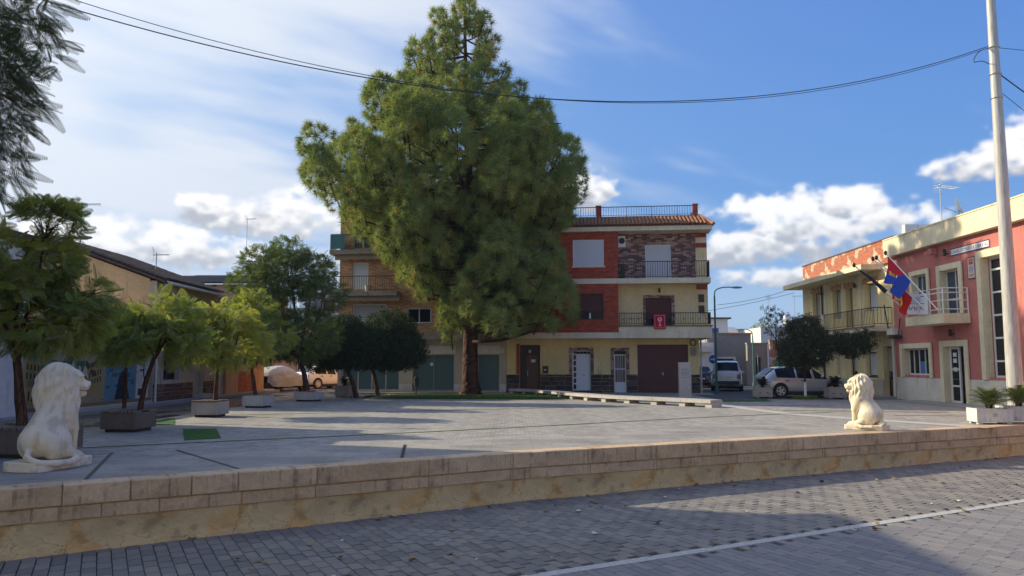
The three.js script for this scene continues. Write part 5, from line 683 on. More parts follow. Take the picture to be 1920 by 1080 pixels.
tree('palm_crowned_tree', 'distant rounded green tree above the white houses', [30.1, 0, -92], { trunk: [[0, 0, 0], [0, 2, 0], [0, 3.4, 0]], r0: .2, clumps: [[0, 5.3, 0, 1.9, 1.2, 1.8]], leaf: G.frond, m: L.jac, n: 350, seed: 35, gap: .2 });
add('whitewash', cyl(.064, .06, .78, 0, 0, 0, 12), M.whitePaint, roundTree);
{ const r = mulberry(8), q = []; for (let i = 0; i < 260; i++) { const a = r() * 6.283, k = Math.sqrt(r()) * .42; q.push([Math.cos(a) * k * 1.3, 0, Math.sin(a) * k]); } blades('grass_tuft', q, roundTree, .16, lc(.12, .19, .04)); }
// ------------------------------------------------------------------ the two seated stone lions
function surfaceNet(f, min, max, cell) {
  const n = [0, 1, 2].map(k => Math.ceil((max[k] - min[k]) / cell) + 1), [nx, ny, nz] = n, S = new Float32Array(nx * ny * nz), id = new Int32Array(nx * ny * nz).fill(-1), pos = [], ix = [];
  const at = (i, j, k) => i + nx * (j + ny * k); for (let k = 0; k < nz; k++) for (let j = 0; j < ny; j++) for (let i = 0; i < nx; i++) S[at(i, j, k)] = f(min[0] + i * cell, min[1] + j * cell, min[2] + k * cell);
  for (let k = 0; k < nz - 1; k++) for (let j = 0; j < ny - 1; j++) for (let i = 0; i < nx - 1; i++) {
    let m = 0, c = 0, x = 0, y = 0, z = 0; const v = []; for (let q = 0; q < 8; q++) { v[q] = S[at(i + (q & 1), j + (q >> 1 & 1), k + (q >> 2))]; if (v[q] < 0) m |= 1 << q; } if (m === 0 || m === 255) continue;
    for (let q = 0; q < 8; q++) for (const b of [1, 2, 4]) if (!(q & b)) { const p = q | b; if ((v[q] < 0) !== (v[p] < 0)) { const t = v[q] / (v[q] - v[p]); x += (q & 1) + (b === 1 ? t : 0); y += (q >> 1 & 1) + (b === 2 ? t : 0); z += (q >> 2) + (b === 4 ? t : 0); c++; } }
    id[at(i, j, k)] = pos.length / 3; pos.push(min[0] + (i + x / c) * cell, min[1] + (j + y / c) * cell, min[2] + (k + z / c) * cell);
  }
  const quad = (a, b, c, d, fl) => { if (a < 0 || b < 0 || c < 0 || d < 0) return; if (fl) ix.push(a, b, c, a, c, d); else ix.push(a, c, b, a, d, c); };
  for (let k = 1; k < nz - 1; k++) for (let j = 1; j < ny - 1; j++) for (let i = 1; i < nx - 1; i++) { const s = S[at(i, j, k)] < 0; if (s !== S[at(i + 1, j, k)] < 0) quad(id[at(i, j - 1, k - 1)], id[at(i, j, k - 1)], id[at(i, j, k)], id[at(i, j - 1, k)], s); if (s !== S[at(i, j + 1, k)] < 0) quad(id[at(i - 1, j, k - 1)], id[at(i - 1, j, k)], id[at(i, j, k)], id[at(i, j, k - 1)], s); if (s !== S[at(i, j, k + 1)] < 0) quad(id[at(i - 1, j - 1, k)], id[at(i, j - 1, k)], id[at(i, j, k)], id[at(i - 1, j, k)], s); }
  const g = new THREE.BufferGeometry(); g.setAttribute('position', new THREE.Float32BufferAttribute(pos, 3)); g.setIndex(ix); g.computeVertexNormals(); return uvBox(g);
}
const smin = (a, b, k) => { const h = clamp(.5 + .5 * (b - a) / k); return lerp(b, a, h) - k * h * (1 - h); };
const capD = (x, y, z, a, b, ra, rb) => { const bx_ = b[0] - a[0], by = b[1] - a[1], bz = b[2] - a[2], px = x - a[0], py = y - a[1], pz = z - a[2], t = clamp((px * bx_ + py * by + pz * bz) / (bx_ * bx_ + by * by + bz * bz)); return Math.hypot(px - bx_ * t, py - by * t, pz - bz * t) - lerp(ra, rb, t); };
const ellD = (x, y, z, c, r) => { const q = Math.hypot((x - c[0]) / r[0], (y - c[1]) / r[1], (z - c[2]) / r[2]); return (q - 1) * Math.min(...r); };
function lionSDF(headYaw, tailSide) {
  const cy = Math.cos(headYaw), sy = Math.sin(headYaw), tail = [[-.42, .3, 0], [-.55, .2, tailSide * .1], [-.52, .13, tailSide * .26], [-.3, .11, tailSide * .36], [-.05, .1, tailSide * .37], [.1, .13, tailSide * .34]];
  return (x, y, z) => {
    // body: hips, back, chest
    let d = capD(x, y, z, [-.24, .42, 0], [.06, .86, 0], .25, .215); d = smin(d, capD(x, y, z, [.06, .9, 0], [.16, .62, 0], .2, .17), .1);
    for (const s of [-1, 1]) {
      d = smin(d, ellD(x, y, z, [-.14, .36, s * .2], [.25, .235, .125]), .05); d = smin(d, capD(x, y, z, [-.02, .24, s * .25], [.14, .185, s * .25], .085, .065), .04); d = smin(d, ellD(x, y, z, [.19, .165, s * .25], [.1, .055, .075]), .02);
      d = smin(d, capD(x, y, z, [.1, .82, s * .14], [.2, .55, s * .135], .13, .09), .06); d = smin(d, capD(x, y, z, [.2, .55, s * .135], [.225, .2, s * .13], .085, .065), .03); d = smin(d, ellD(x, y, z, [.29, .165, s * .13], [.12, .06, .08]), .025);
      for (let t = -1; t <= 1; t++) { const q = capD(x, y, z, [.33, .15, s * .13 + t * .05], [.39, .14, s * .13 + t * .052], .036, .03); d = smin(d, q, .008); }
    }
    for (let i = 0; i < tail.length - 1; i++) d = smin(d, capD(x, y, z, tail[i], tail[i + 1], i > 3 ? .045 : .042, i > 3 ? .055 : .042), .03);
    // head and mane turn on the neck
    const ux = x - .1, uz = z, hx = ux * cy - uz * sy + .1, hz = ux * sy + uz * cy;
    let m = ellD(hx, y, hz, [.05, 1.19, 0], [.27, .31, .255]); m = smin(m, ellD(hx, y, hz, [.1, .95, 0], [.24, .27, .225]), .1); m = smin(m, ellD(x, y, z, [.2, .78, 0], [.15, .24, .15]), .08); m = smin(m, ellD(hx, y, hz, [-.06, 1.0, 0], [.18, .24, .18]), .08);
    const an = Math.atan2(hz, hx - .12), lock = Math.sin(an * 15 + Math.sin(y * 13) * 1.6 + 4 * fbm3(hx * 5, y * 3, hz * 5, 2)) * .5 + Math.sin(y * 24 + an * 5 + 5 * fbm3(hx * 4 + 3, y * 4, hz * 4, 2)) * .35; m += lock * .026 - .008;
    d = smin(d, m, .03);
    let h = ellD(hx, y, hz, [.235, 1.25, 0], [.16, .18, .145]); h = smin(h, capD(hx, y, hz, [.3, 1.2, 0], [.385, 1.165, 0], .1, .092), .035); h = smin(h, ellD(hx, y, hz, [.455, 1.2, 0], [.035, .04, .055]), .02); h = smin(h, capD(hx, y, hz, [.29, 1.085, 0], [.385, 1.06, 0], .075, .055), .015);
    for (const s of [-1, 1]) { h = smin(h, ellD(hx, y, hz, [.345, 1.315, s * .07], [.055, .032, .055]), .02); h = smin(h, ellD(hx, y, hz, [.405, 1.15, s * .05], [.06, .06, .05]), .015); h = Math.max(h, -ellD(hx, y, hz, [.395, 1.27, s * .085], [.04, .024, .03])); h = smin(h, ellD(hx, y, hz, [.37, 1.268, s * .078], [.022, .02, .022]), .004); h = smin(h, ellD(hx, y, hz, [.15, 1.4, s * .185], [.035, .05, .04]), .02); }
    h = Math.max(h, -capD(hx, y, hz, [.46, 1.098, -.1], [.46, 1.098, .1], .012, .012)); h = Math.max(h, -ellD(hx, y, hz, [.42, 1.1, 0], [.085, .009, .09]));
    d = smin(d, h, .02);
    return d + .006 * (fbm3(x * 14, y * 14, z * 14, 2) - .5);
  };
}
function lion(label, pos, ry, s, headYaw, tailSide) {
  const o = thing('lion_statue', label, 'lion statue', pos, ry, 'seated stone lions at the plaza edge'), f = lionSDF(headYaw, tailSide), g = surfaceNet(f, [-.75, .06, -.5], [.72, 1.62, .5], .0135);
  g.scale(s, s, s); add('lion_body', uvBox(g), M.lion, o);
  const q = new THREE.Shape(); const W = .5, D = .3, r = .12; q.moveTo(-W + r, -D); q.lineTo(W - .06, -D); q.quadraticCurveTo(W, -D, W, -D + .06); q.lineTo(W, D - .06); q.quadraticCurveTo(W, D, W - .06, D); q.lineTo(-W + r, D); q.quadraticCurveTo(-W, D, -W, D - r); q.lineTo(-W, -D + r); q.quadraticCurveTo(-W, -D, -W + r, -D);
  const b = new THREE.ExtrudeGeometry(q, { depth: .1, bevelEnabled: true, bevelSize: .02, bevelThickness: .02, bevelSegments: 3, curveSegments: 6 }).rotateX(-Math.PI / 2).translate(-.06, .02, 0).scale(s, s, s); add('plinth', uvBox(b), M.lion, o); return o;
}
lion('weathered stone lion seen from behind at the left edge of the plaza', [-7.2, .004, -12.3], R(78), 1.08, -R(50), 1);
lion('sunlit cream stone lion in profile facing left on the right', [8.7, .004, -19.3], R(136), .9, R(26), -1);

// ------------------------------------------------------------------ planters
function benchPlanter(label, pos, ry, w, d, h, wallMat, slats = true) {
  const o = thing('bench_planter', label, 'planter', pos, ry, 'square planters along the left street');
  add('plinth', bx(-w / 2 + .08, w / 2 - .08, 0, .07, -d / 2 + .08, d / 2 - .08), M.joint, o);
  for (const [x0, x1, z0, z1] of [[-w / 2, w / 2, d / 2 - .08, d / 2], [-w / 2, w / 2, -d / 2, -d / 2 + .08], [-w / 2, -w / 2 + .08, -d / 2 + .081, d / 2 - .081], [w / 2 - .08, w / 2, -d / 2 + .081, d / 2 - .081]]) add('side_panel', bx(x0, x1, .07, h - .05, z0, z1), wallMat, o);
  add('soil', bx(-w / 2 + .08, w / 2 - .08, .1, h - .12, -d / 2 + .08, d / 2 - .08), M.terrain, o);
  if (slats) { const n = 9; for (const s of [-1, 1]) for (let i = 0; i < n; i++) { const g = chamfer(w / n - .022, .05, d * .34, .006), e = add('slat', g, M.wood, o); e.position.set(-w / 2 + (i + .5) * w / n, h - .022, s * (d / 2 - d * .17 + .02)); } add('slat_bearer', bx(-w / 2 + .02, w / 2 - .02, h - .075, h - .048, d / 2 - .06, d / 2 - .02), M.dark, o); }
  return o;
}
const boxPale = mat(lc(.5, .45, .39), .9, { map: T.plaster }), boxBrown = mat(lc(.2, .15, .11), .85, { map: T.plaster }), boxWhite = mat(lc(.6, .56, .5), .85, { map: T.plaster });
benchPlanter('brown bench planter at the left frame edge, beside the left lion', [-8.85, .002, -14.2], R(-12), 1.35, 1.35, .52, boxBrown);
benchPlanter('brown square planter with grey seat slats, second from the left', [-9.3, .002, -19.0], R(-4), .86, .95, .5, boxBrown);
benchPlanter('pale planter with yellowish seat slats, third from the left', [-9.3, .002, -24.1], R(-4), .82, .82, .5, boxPale);
benchPlanter('low white fronted planter, fourth from the left on wet asphalt', [-9.45, .002, -29.1], R(-12), .82, .85, .48, boxWhite, false);
benchPlanter('low white planter with brown end, fifth from the left by the cars', [-8.85, .002, -34.0], R(-20), .92, .9, .44, boxWhite, false);
function cycad(parent, y, n, len, seed, m, tilt = 1) {
  const q = [], pairs = 15; for (let i = 1; i <= pairs; i++) { const t = i / (pairs + 1), x = len * t, yy = len * (.75 * t - .62 * t * t), l = .17 * Math.sin(Math.PI * (.15 + .8 * t)) * len * 1.4 + .02; for (const s of [-1, 1]) q.push([[x - .012, yy, 0], [x + .02, yy + .01, 0], [x + l * .5, yy + l * .35, s * l * .9], [x + l * .46, yy + l * .33, s * l * .88]]); }
  for (let i = 0; i < 6; i++) { const f = t => [len * t, len * (.75 * t - .62 * t * t)], a = f(i / 6), b = f((i + 1) / 6); q.push([[a[0], a[1], -.012], [b[0], b[1], -.008], [b[0], b[1], .008], [a[0], a[1], .012]]); }
  const g = quadGeo(q), r = mulberry(seed); for (let i = 0; i < n; i++) { const f = add('frond', g, m, parent); f.position.set(0, y, 0); f.rotation.set(0, i * 2.39996, (.95 - i / n * 1.15) * tilt, 'YZX'); f.scale.setScalar(.8 + .3 * r()); }
  add('stem', [cyl(.07, .09, .16, 0, y - .12, 0, 9)], M.bark, parent);
}
const cyc = mat(lc(.12, .15, .035), 1, { phys: true, side: THREE.DoubleSide, transmission: .15, thickness: 0 }), cycDark = mat(lc(.03, .045, .018), .6, { side: THREE.DoubleSide });
function planterBox(label, pos, ry, w, d, h, m, group) {
  const o = thing('planter_box', label, 'planter', pos, ry, group); for (const [x0, x1, z0, z1] of [[-w / 2, w / 2, d / 2 - .06, d / 2], [-w / 2, w / 2, -d / 2, -d / 2 + .06], [-w / 2, -w / 2 + .06, -d / 2 + .061, d / 2 - .061], [w / 2 - .06, w / 2, -d / 2 + .061, d / 2 - .061]]) add('side_panel', bx(x0, x1, .06, h, z0, z1), m, o);
  for (const a of [-1, 1]) for (const b of [-1, 1]) add('foot', bx(a * (w / 2 - .1) - .06, a * (w / 2 - .1) + .06, 0, .06, b * (d / 2 - .1) - .06, b * (d / 2 - .1) + .06), m, o); add('soil', bx(-w / 2 + .06, w / 2 - .06, h - .15, h - .05, -d / 2 + .06, d / 2 - .06), M.terrain, o); return o;
}
function cycadPlant(label, pos, n, len, seed, m) { const o = thing('sago_palm', label, 'palm plant', pos); cycad(o, .12, n, len, seed, m); return o; }
const pw = mat(lc(.74, .71, .66), .75, { map: T.plaster });
{
  const p = planterBox('white planter box with sunlit left side at the right frame edge', [12.95, .002, -21.2], R(-7), .92, .62, .42, pw, 'white planter boxes at the right edge'); add('square_emblem', bx(-.06, .06, .2, .3, .311, .314), M.steel, p);
  const q = planterBox('white planter box cut by the right frame edge', [13.95, .002, -21.5], R(-7), .95, .62, .46, pw, 'white planter boxes at the right edge'); add('square_emblem', bx(-.3, -.2, .1, .18, .311, .314), M.steel, q);
  cycadPlant('spiky sago palm in the white planter box at the right', [12.95, .34, -21.2], 46, .62, 3, cyc); cycadPlant('spiky sago palm cut by the right frame edge', [13.95, .38, -21.5], 46, .62, 4, cyc);
  const g = 'beige planter boxes beside the parked hatchback';
  const a = planterBox('beige planter box at the rear of the silver hatchback', [11.95, .002, -37.2], 0, .78, .6, .5, boxPale, g), b = planterBox('beige planter box at the nose of the silver hatchback', [15.05, .002, -36.3], 0, .84, .6, .54, boxPale, g);
  for (const k of [a, b]) for (const x of [-.2, .15]) add('metal_clip', bx(x - .05, x + .05, .22, .26, .3, .31), M.dark, k);
  cycadPlant('dark sago palm in the beige planter behind the hatchback', [11.95, .42, -37.2], 30, .5, 7, cycDark); cycadPlant('dark sago palm in the beige planter at the hatchback nose', [15.05, .46, -36.3], 34, .55, 8, cycDark);
  const c = planterBox('square concrete planter beside the dense dark trees', [-8.2, .002, -38.2], R(-15), .7, .7, .56, boxPale, undefined); c.userData.label = 'square concrete planter beside the dense dark trees'; cycadPlant('dark rosette plant in the square concrete planter', [-8.2, .48, -38.2], 18, .42, 9, cycDark);
}

// ------------------------------------------------------------------ stone stele, bench ring, post by the shops
{
  const t = canvasTex(256, 768, (x, w, h) => { x.fillStyle = '#a9a59f'; x.fillRect(0, 0, w, h); const r = mulberry(3); for (let i = 0; i < 900; i++) { x.fillStyle = `rgba(${120 + r() * 90},${118 + r() * 88},${112 + r() * 84},.3)`; x.fillRect(r() * w, r() * h, 3 + r() * 8, 2 + r() * 5); } x.fillStyle = '#5d646e'; for (let j = 0; j < 7; j++) { let k = 34; while (k < 210) { const l = 10 + r() * 26; x.fillRect(k, 116 + j * 22, Math.min(l, 216 - k), j === 0 || j === 4 ? 11 : 7); k += l + 8; } } x.fillRect(22, 290, 212, 6); x.fillStyle = '#8c7d76'; x.fillRect(116, 372, 22, 30); });
  const o = thing('stone_stele', 'pale engraved stone slab standing before the garage door', 'stele', [7.55, .002, -34.0], R(-4)), W = .54; add('slab', chamfer(W, 1.68, .2, .015).translate(0, .84, 0), mat(lc(.5, .48, .45), .8, { map: T.grain }), o); add('engraving', new THREE.PlaneGeometry(W - .06, 1.6).translate(0, .84, .103), mat('#ffffff', .8, { map: t }), o); for (const s of [-1, 1]) add('spotlight', new THREE.CylinderGeometry(.045, .05, .03, 12).rotateX(Math.PI / 2).translate(s * .16, .58, .118), M.metal, o); add('footing', bx(-.34, .34, -.01, .05, -.18, .18), M.slabStone, o);
}
{
  const o = thing('curved_bench', 'long curved white concrete bench on low blocks, sweeping round the lawn', 'bench', [3.5, 0, -35]), pts = [[.1, -42.2], [.9, -41], [2.1, -38.4], [3.25, -35.2], [4.3, -33.1], [5.35, -31.7], [6.4, -30.5], [7.6, -29.0]].map(([x, z]) => V(x - 3.5, 0, z + 35)), c = new THREE.CatmullRomCurve3(pts), N = 11, w = .72, m = mat(lc(.58, .54, .48), .85, { map: T.plaster });
  for (let k = 0; k < N; k++) { const Lp = [], Rp = []; for (let i = 0; i <= 5; i++) { const u = (k + .006 + (i / 5) * .988) / N, p = c.getPointAt(u), t = c.getTangentAt(u), q = V(-t.z, 0, t.x); Lp.push([p.x + q.x * w / 2, p.z + q.z * w / 2]); Rp.unshift([p.x - q.x * w / 2, p.z - q.z * w / 2]); } add('seat_slab', slab(Lp.concat(Rp), .16, .28), m, o); }
  for (let k = 0; k <= N; k++) { const p = c.getPointAt(clamp(k / N, .01, .99)), t = c.getTangentAt(clamp(k / N, .01, .99)), b = add('block', bx(-.15, .15, 0, .158, -.3, .3), m, o); b.position.copy(p); b.rotation.y = Math.atan2(-t.z, t.x); }
}
{
  const o = thing('litter_bin_post', 'dark slim bin on a post in front of the shop windows', 'litter bin', [-5.1, 0, -41.4]); add('post', cyl(.04, .04, 1.05, 0, 0, 0, 8), M.dark, o); add('bin', [cyl(.12, .15, .42, .02, .42, .08, 12)], M.dark, o); add('lid', cyl(.15, .05, .08, .02, .85, .08, 12), M.dark, o);
}

// ------------------------------------------------------------------ poles, lamps, signs and cables
{
  const o = thing('utility_pole', 'tall tapered pale grey pole rising out of frame on the right', 'pole', [15.75, 0, -24.4]); add('shaft', cyl(.235, .125, 14.5, 0, 0, 0, 20), M.steel, o); for (const y of [11.9, 11.0, 10.2]) add('clamp_ring', new THREE.TorusGeometry(.175, .016, 6, 20).rotateX(Math.PI / 2).translate(0, y, 0), M.metal, o); add('cable_loop', tube([V(-.17, 11.9, 0), V(-.55, 11.72, .05), V(-.72, 11.4, .05), V(-.4, 11.45, 0), V(-.17, 11.35, 0)], .014, 5), M.dark, o); add('hatch', bx(-.12, .12, .6, 1.0, .21, .235), M.metal, o);
  const cable = (label, a, b, sag, r = .013) => { const A = V(...a), B = V(...b), p = []; for (let i = 0; i <= 24; i++) { const t = i / 24, q = B.clone().sub(A).multiplyScalar(t); q.y -= 4 * sag * t * (1 - t); p.push(q); } const t = thing('overhead_cable', label, 'cable', a); add('strand', tube(p, r, 5, 60), M.black, t); };
  cable('black cable sagging across the sky from the tall pole to the upper left', [15.58, 11.95, -24.4], [-14.3, 10.4, -14], 2.8); cable('thinner upper cable running beside the main cable at the upper left', [15.58, 11.9, -24.4], [-14.3, 10.85, -14.3], 2.95, .009); cable('thick cable dropping from the tall pole to the right frame edge', [15.9, 11.0, -24.4], [22, 5.5, -22.5], .3, .02); cable('thin cable dropping from the tall pole to the right frame edge', [15.9, 10.4, -24.4], [22, 4.2, -22.5], .25, .01); cable('faint cable leaving the top of the tall pole to the right', [15.9, 11.9, -24.4], [24, 11.0, -22], .3, .009);
  cable('upper thin cable stretched from the brick house to the yellow house', [11.0, 4.75, -41.3], [17.1, 6.2, -46.5], .15, .012); cable('lower thin cable stretched from the brick house to the yellow house', [6.2, 4.0, -41.2], [17.1, 5.9, -46.6], .25, .012);
}
function lamp(label, pos, h, reach, ry) { const o = thing('street_lamp', label, 'street lamp', pos, ry), m = mat(lc(.06, .16, .13), .5); add('post', cyl(.07, .045, h - .5, 0, 0, 0, 10), m, o); add('arm', tube([V(0, h - .52, 0), V(.06, h - .2, 0), V(reach * .35, h - .03, 0), V(reach * .75, h, 0)], .032, 7), m, o); add('lamp_head', new THREE.SphereGeometry(.3, 14, 8).scale(1.1, .22, .45).translate(reach, h - .02, 0), mat(lc(.35, .36, .36), .4), o); add('base_collar', cyl(.12, .1, .3, 0, 0, 0, 10), m, o); return o; }
lamp('green street lamp with curved arm at the corner of the brick house', [11.35, 0, -43.2], 5.9, 1.25, 0); lamp('grey street lamp head poking out of the foliage on the left', [-14.0, 0, -23.2], 5.45, .95, 0); lamp('thin distant street lamp in the middle of the far street', [17.4, 0, -56], 4.1, .9, Math.PI);
{
  const o = thing('one_way_sign', 'round blue sign with white arrow beside the far van', 'traffic sign', [12.95, 0, -50]); add('post', cyl(.03, .03, 1.75, 0, 0, 0, 8), M.metal, o); add('disc', new THREE.CylinderGeometry(.28, .28, .03, 24).rotateX(Math.PI / 2).translate(0, 1.9, .04), mat(lc(.02, .1, .38), .4), o); const s = new THREE.Shape([[-.18, -.04], [.02, -.04], [.02, -.12], [.19, 0], [.02, .12], [.02, .04], [-.18, .04]].map(p => new THREE.Vector2(...p))); add('arrow', new THREE.ExtrudeGeometry(s, { depth: .006, bevelEnabled: false }).translate(0, 1.9, .056), M.whitePaint, o);
  const y = thing('yield_sign', 'small triangular sign on a bracket beside the ruined wall', 'traffic sign', [18.35, 0, -58.0]); add('post', cyl(.03, .03, 2.4, 0, 0, 0, 6), M.metal, y); const t = new THREE.Shape([[-.32, .25], [.32, .25], [0, -.3]].map(p => new THREE.Vector2(...p))); add('plate', new THREE.ExtrudeGeometry(t, { depth: .02, bevelEnabled: false }).translate(0, 2.5, 0), mat(lc(.3, .2, .18), .6), y);
}

// ------------------------------------------------------------------ cars
function car(name, label, pos, ry, paint, spec) {
  const o = thing(name, label, 'car', pos, ry, 'cars parked round the square'), { st, glassSide, shield, rearGlass, wheelX, wr = .31, len } = spec, rings = [];
  const ring = ([x, w, y0, belt, roof, rw]) => [[0, y0], [w * .92, y0], [w * .985, y0 + .14], [w, lerp(y0, belt, .55)], [w * .965, belt], [rw, roof - .05], [rw * .82, roof - .008], [0, roof + .01]].map(([z, y]) => V(x, y, z));
  for (const s of st) rings.push(ring(s));
  const faces = { paint: [], glass: [] }; for (let i = 0; i < rings.length - 1; i++) for (let k = 0; k < 7; k++) { const g = (k === 4 && glassSide.includes(i)) || ((k === 6 || k === 5) && (shield.includes(i) || rearGlass.includes(i))); for (const s of [1, -1]) { const q = [rings[i][k], rings[i + 1][k], rings[i + 1][k + 1], rings[i][k + 1]].map(p => V(p.x, p.y, p.z * s)); faces[g ? 'glass' : 'paint'].push(s > 0 ? q : q.reverse()); } }
  for (const e of [0, rings.length - 1]) for (let k = 0; k < 7; k++) { const a = rings[e][k], b = rings[e][k + 1]; faces.paint.push([a, b, V(b.x, b.y, -b.z), V(a.x, a.y, -a.z)]); }
  const build = l => { const p = [], ix = []; l.forEach((q, n) => { q.forEach(v => p.push(v.x, v.y, v.z)); ix.push(n * 4, n * 4 + 1, n * 4 + 2, n * 4, n * 4 + 2, n * 4 + 3); }); let g = new THREE.BufferGeometry(); g.setAttribute('position', new THREE.Float32BufferAttribute(p, 3)); g.setIndex(ix); g = mergeVertices(g, 1e-3); g.computeVertexNormals(); return g; };
  const body = add('body', build(faces.paint), paint, o); add('windows', build(faces.glass), M.glass, o); 
  const W = st[Math.floor(st.length / 2)][1];
  for (const x of wheelX) for (const s of [-1, 1]) { const z = s * (W - .1), w = add('wheel', new THREE.CylinderGeometry(wr, wr, .2, 22).rotateX(Math.PI / 2).translate(x, wr, z), M.rubber, o), sp = []; for (let i = 0; i < 5; i++) { const a = i / 5 * 6.283 + .3; sp.push(bx(-.045, .045, .05, wr * .68, -.01, .01).rotateZ(a).translate(x, wr, z + s * .108)); } add('rim', [new THREE.TorusGeometry(wr * .66, .028, 6, 20).translate(x, wr, z + s * .1), new THREE.CylinderGeometry(.06, .06, .03, 10).rotateX(Math.PI / 2).translate(x, wr, z + s * .11), ...sp], mat(lc(.6, .6, .6), .35, { metalness: .7 }), w); add('wheel_arch', new THREE.CylinderGeometry(wr + .07, wr + .07, .03, 24, 1, false).rotateX(Math.PI / 2).translate(x, wr + .03, s * (W - .012)), M.black, o); }
  const lampM = mat(lc(.35, .02, .02), .25), y = st[0][3]; for (const s of [-1, 1]) { add('tail_light', bx(st[1][0] - .06, st[1][0] + .1, y - .3, y - .02, s * (st[1][1] - .16) - .09, s * (st[1][1] - .16) + .1), lampM, o); const f = st[st.length - 2]; add('headlight', bx(f[0] - .2, f[0] + .1, f[3] - .17, f[3] - .04, s * (f[1] - .2) - .12, s * (f[1] - .2) + .1), mat(lc(.6, .62, .65), .1), o); add('door_mirror', new THREE.SphereGeometry(.1, 8, 6).scale(.7, .7, 1).translate(spec.mirror, st[4][3] + .06, s * (W + .08)), paint, o); for (const x of spec.handles) add('door_handle', bx(x - .09, x + .09, st[4][3] - .14, st[4][3] - .1, s * W * .985, s * (W + .012)), M.dark, o); }
  add('number_plate', bx(-.025, .0, spec.plateY, spec.plateY + .12, -.26, .26).translate(st[0][0] - .002, 0, 0), M.whitePaint, o); add('rear_bumper', bx(st[0][0] - .05, st[0][0] + .12, st[0][2] + .02, st[0][2] + .24, -st[0][1] * .95, st[0][1] * .95), spec.bumper || paint, o); add('sill_trim', [bx(wheelX[0] + wr + .1, wheelX[1] - wr - .1, st[4][2] - .02, st[4][2] + .1, -W + .0, -W + .05), bx(wheelX[0] + wr + .1, wheelX[1] - wr - .1, st[4][2] - .02, st[4][2] + .1, W - .05, W)], M.dark, o); add('underbody', bx(.3, len - .3, .12, .4, -W * .8, W * .8), M.black, o); return o;
}
// stations along the car: x, half width, underside, belt line, roof line, roof half width
const hatch = { len: 4.1, st: [[0, .7, .34, .92, .98, .6], [.08, .8, .26, .96, 1.08, .62], [.55, .86, .22, .96, 1.42, .56], [.8, .87, .2, .95, 1.46, .57], [1.5, .88, .2, .93, 1.48, .58], [1.58, .88, .2, .93, 1.48, .58], [2.3, .88, .2, .9, 1.44, .57], [2.42, .88, .2, .9, 1.43, .57], [3.1, .86, .2, .86, .98, .66], [3.55, .84, .22, .8, .86, .66], [3.95, .76, .26, .66, .72, .58], [4.1, .62, .32, .56, .6, .46]], glassSide: [2, 3, 5, 7], shield: [7], rearGlass: [1], wheelX: [.72, 3.3], mirror: 2.75, handles: [1.05, 1.85], plateY: .55 };
const mpv = { len: 4.3, st: [[0, .74, .36, 1.02, 1.1, .62], [.06, .84, .3, 1.04, 1.2, .66], [.3, .9, .26, 1.05, 1.7, .64], [.7, .91, .24, 1.04, 1.78, .66], [1.5, .92, .24, 1.02, 1.8, .68], [1.6, .92, .24, 1.02, 1.8, .68], [2.5, .92, .24, 1.0, 1.76, .66], [2.62, .92, .24, 1.0, 1.74, .66], [3.35, .9, .24, .98, 1.06, .7], [3.75, .86, .26, .9, .95, .68], [4.15, .78, .3, .74, .78, .6], [4.3, .66, .34, .62, .66, .5]], glassSide: [2, 3, 5, 7], shield: [7], rearGlass: [1], wheelX: [.8, 3.45], wr: .33, mirror: 2.95, handles: [1.2, 2.1], plateY: .74, bumper: M.dark };
const paintM = (c, me = .5) => mat(c, .3, { phys: true, metalness: me, clearcoat: 1, clearcoatRoughness: .08 });
car('silver_hatchback', 'silver five door hatchback parked before the yellow house', [12.15, 0, -38.3], R(4), paintM(lc(.58, .61, .66), .35), hatch);
car('silver_van', 'silver people carrier seen from behind in the far street', [12.75, 0, -46.2], R(75), paintM(lc(.6, .6, .6), .25), mpv);
car('dark_blue_car', 'dark blue car mostly hidden behind the silver people carrier', [12.75, 0, -52.5], R(80), paintM(lc(.03, .04, .08)), hatch);
car('white_hatchback', 'white hatchback parked beside the covered car in the side street', [-13.75, 0, -50.6], R(56), paintM(lc(.8, .8, .8), 0), hatch);
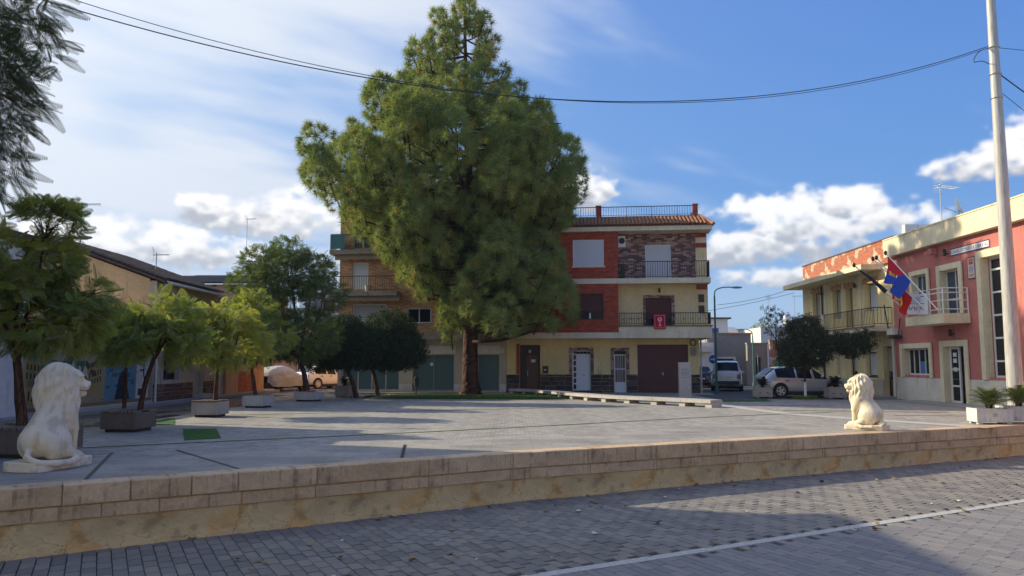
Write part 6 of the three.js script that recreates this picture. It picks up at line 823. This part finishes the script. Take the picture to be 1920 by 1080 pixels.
{
  // car hidden under a loose cover with slack folds
  const o = thing('covered_car', 'parked car hidden under a wrinkled beige cover', 'covered car', [-14.75, 0, -45.6], R(74)), st = [[0, .5, .55, .9], [.12, .74, .3, 1.08], [.5, .84, .26, 1.28], [1.0, .88, .26, 1.42], [1.6, .9, .26, 1.47], [2.3, .9, .26, 1.42], [2.8, .9, .26, 1.2], [3.3, .88, .28, .98], [3.8, .82, .32, .86], [4.05, .6, .4, .7], [4.12, .3, .5, .6]], nu = 60, nv = 40, pos = [], ix = [], cv = k => new THREE.CatmullRomCurve3(st.map(s => V(s[0], s[k], 0))), cw = cv(1), cb = cv(2), ct = cv(3);
  for (let i = 0; i <= nu; i++) { const t = i / nu, x = cw.getPoint(t).x, w = cw.getPoint(t).y, b = cb.getPoint(t).y, tp = ct.getPoint(t).y; for (let j = 0; j <= nv; j++) { const a = (j / nv - .5) * 2, s = Math.sign(a), q = Math.abs(a), ang = Math.pow(q, 1.0) * Math.PI / 2, cz = Math.pow(Math.sin(ang), .55) * w * (1 - .12 * Math.pow(1 - q, 2) + (q > .8 ? .03 : 0)), y = b + (tp - b) * Math.pow(Math.cos(ang), .5), f = (fbm3(x * 1.6 + y * 1.2, y * 3.2 - x * .9 + 3, cz * 2, 5) - .5) * .24 + Math.sin(x * 4 - y * 8 + 9 * fbm3(x * .8, y, cz, 3)) * .014 * q; pos.push(x, y + f * .5, cz * s + s * f * 1.1); } }
  for (let i = 0; i < nu; i++) for (let j = 0; j < nv; j++) { const a = i * (nv + 1) + j, b = a + nv + 1; ix.push(a, a + 1, b, b, a + 1, b + 1); }
  const g = new THREE.BufferGeometry(); g.setAttribute('position', new THREE.Float32BufferAttribute(pos, 3)); g.setIndex(ix); g.computeVertexNormals(); add('fabric_cover', uvBox(g), mat(lc(.56, .58, .6), .85, { map: T.grain, side: THREE.DoubleSide }), o); for (const x of [.75, 3.3]) for (const s of [-1, 1]) add('wheel', new THREE.CylinderGeometry(.31, .31, .18, 18).rotateX(Math.PI / 2).translate(x, .31, s * .74), M.rubber, o); add('underbody', bx(.3, 3.8, .16, .5, -.7, .7), M.black, o);
}
// thin haze that greys the far mountain
scene.fog = new THREE.FogExp2(0xb4cbe8, 0.00032);
renderer.render(scene, camera);
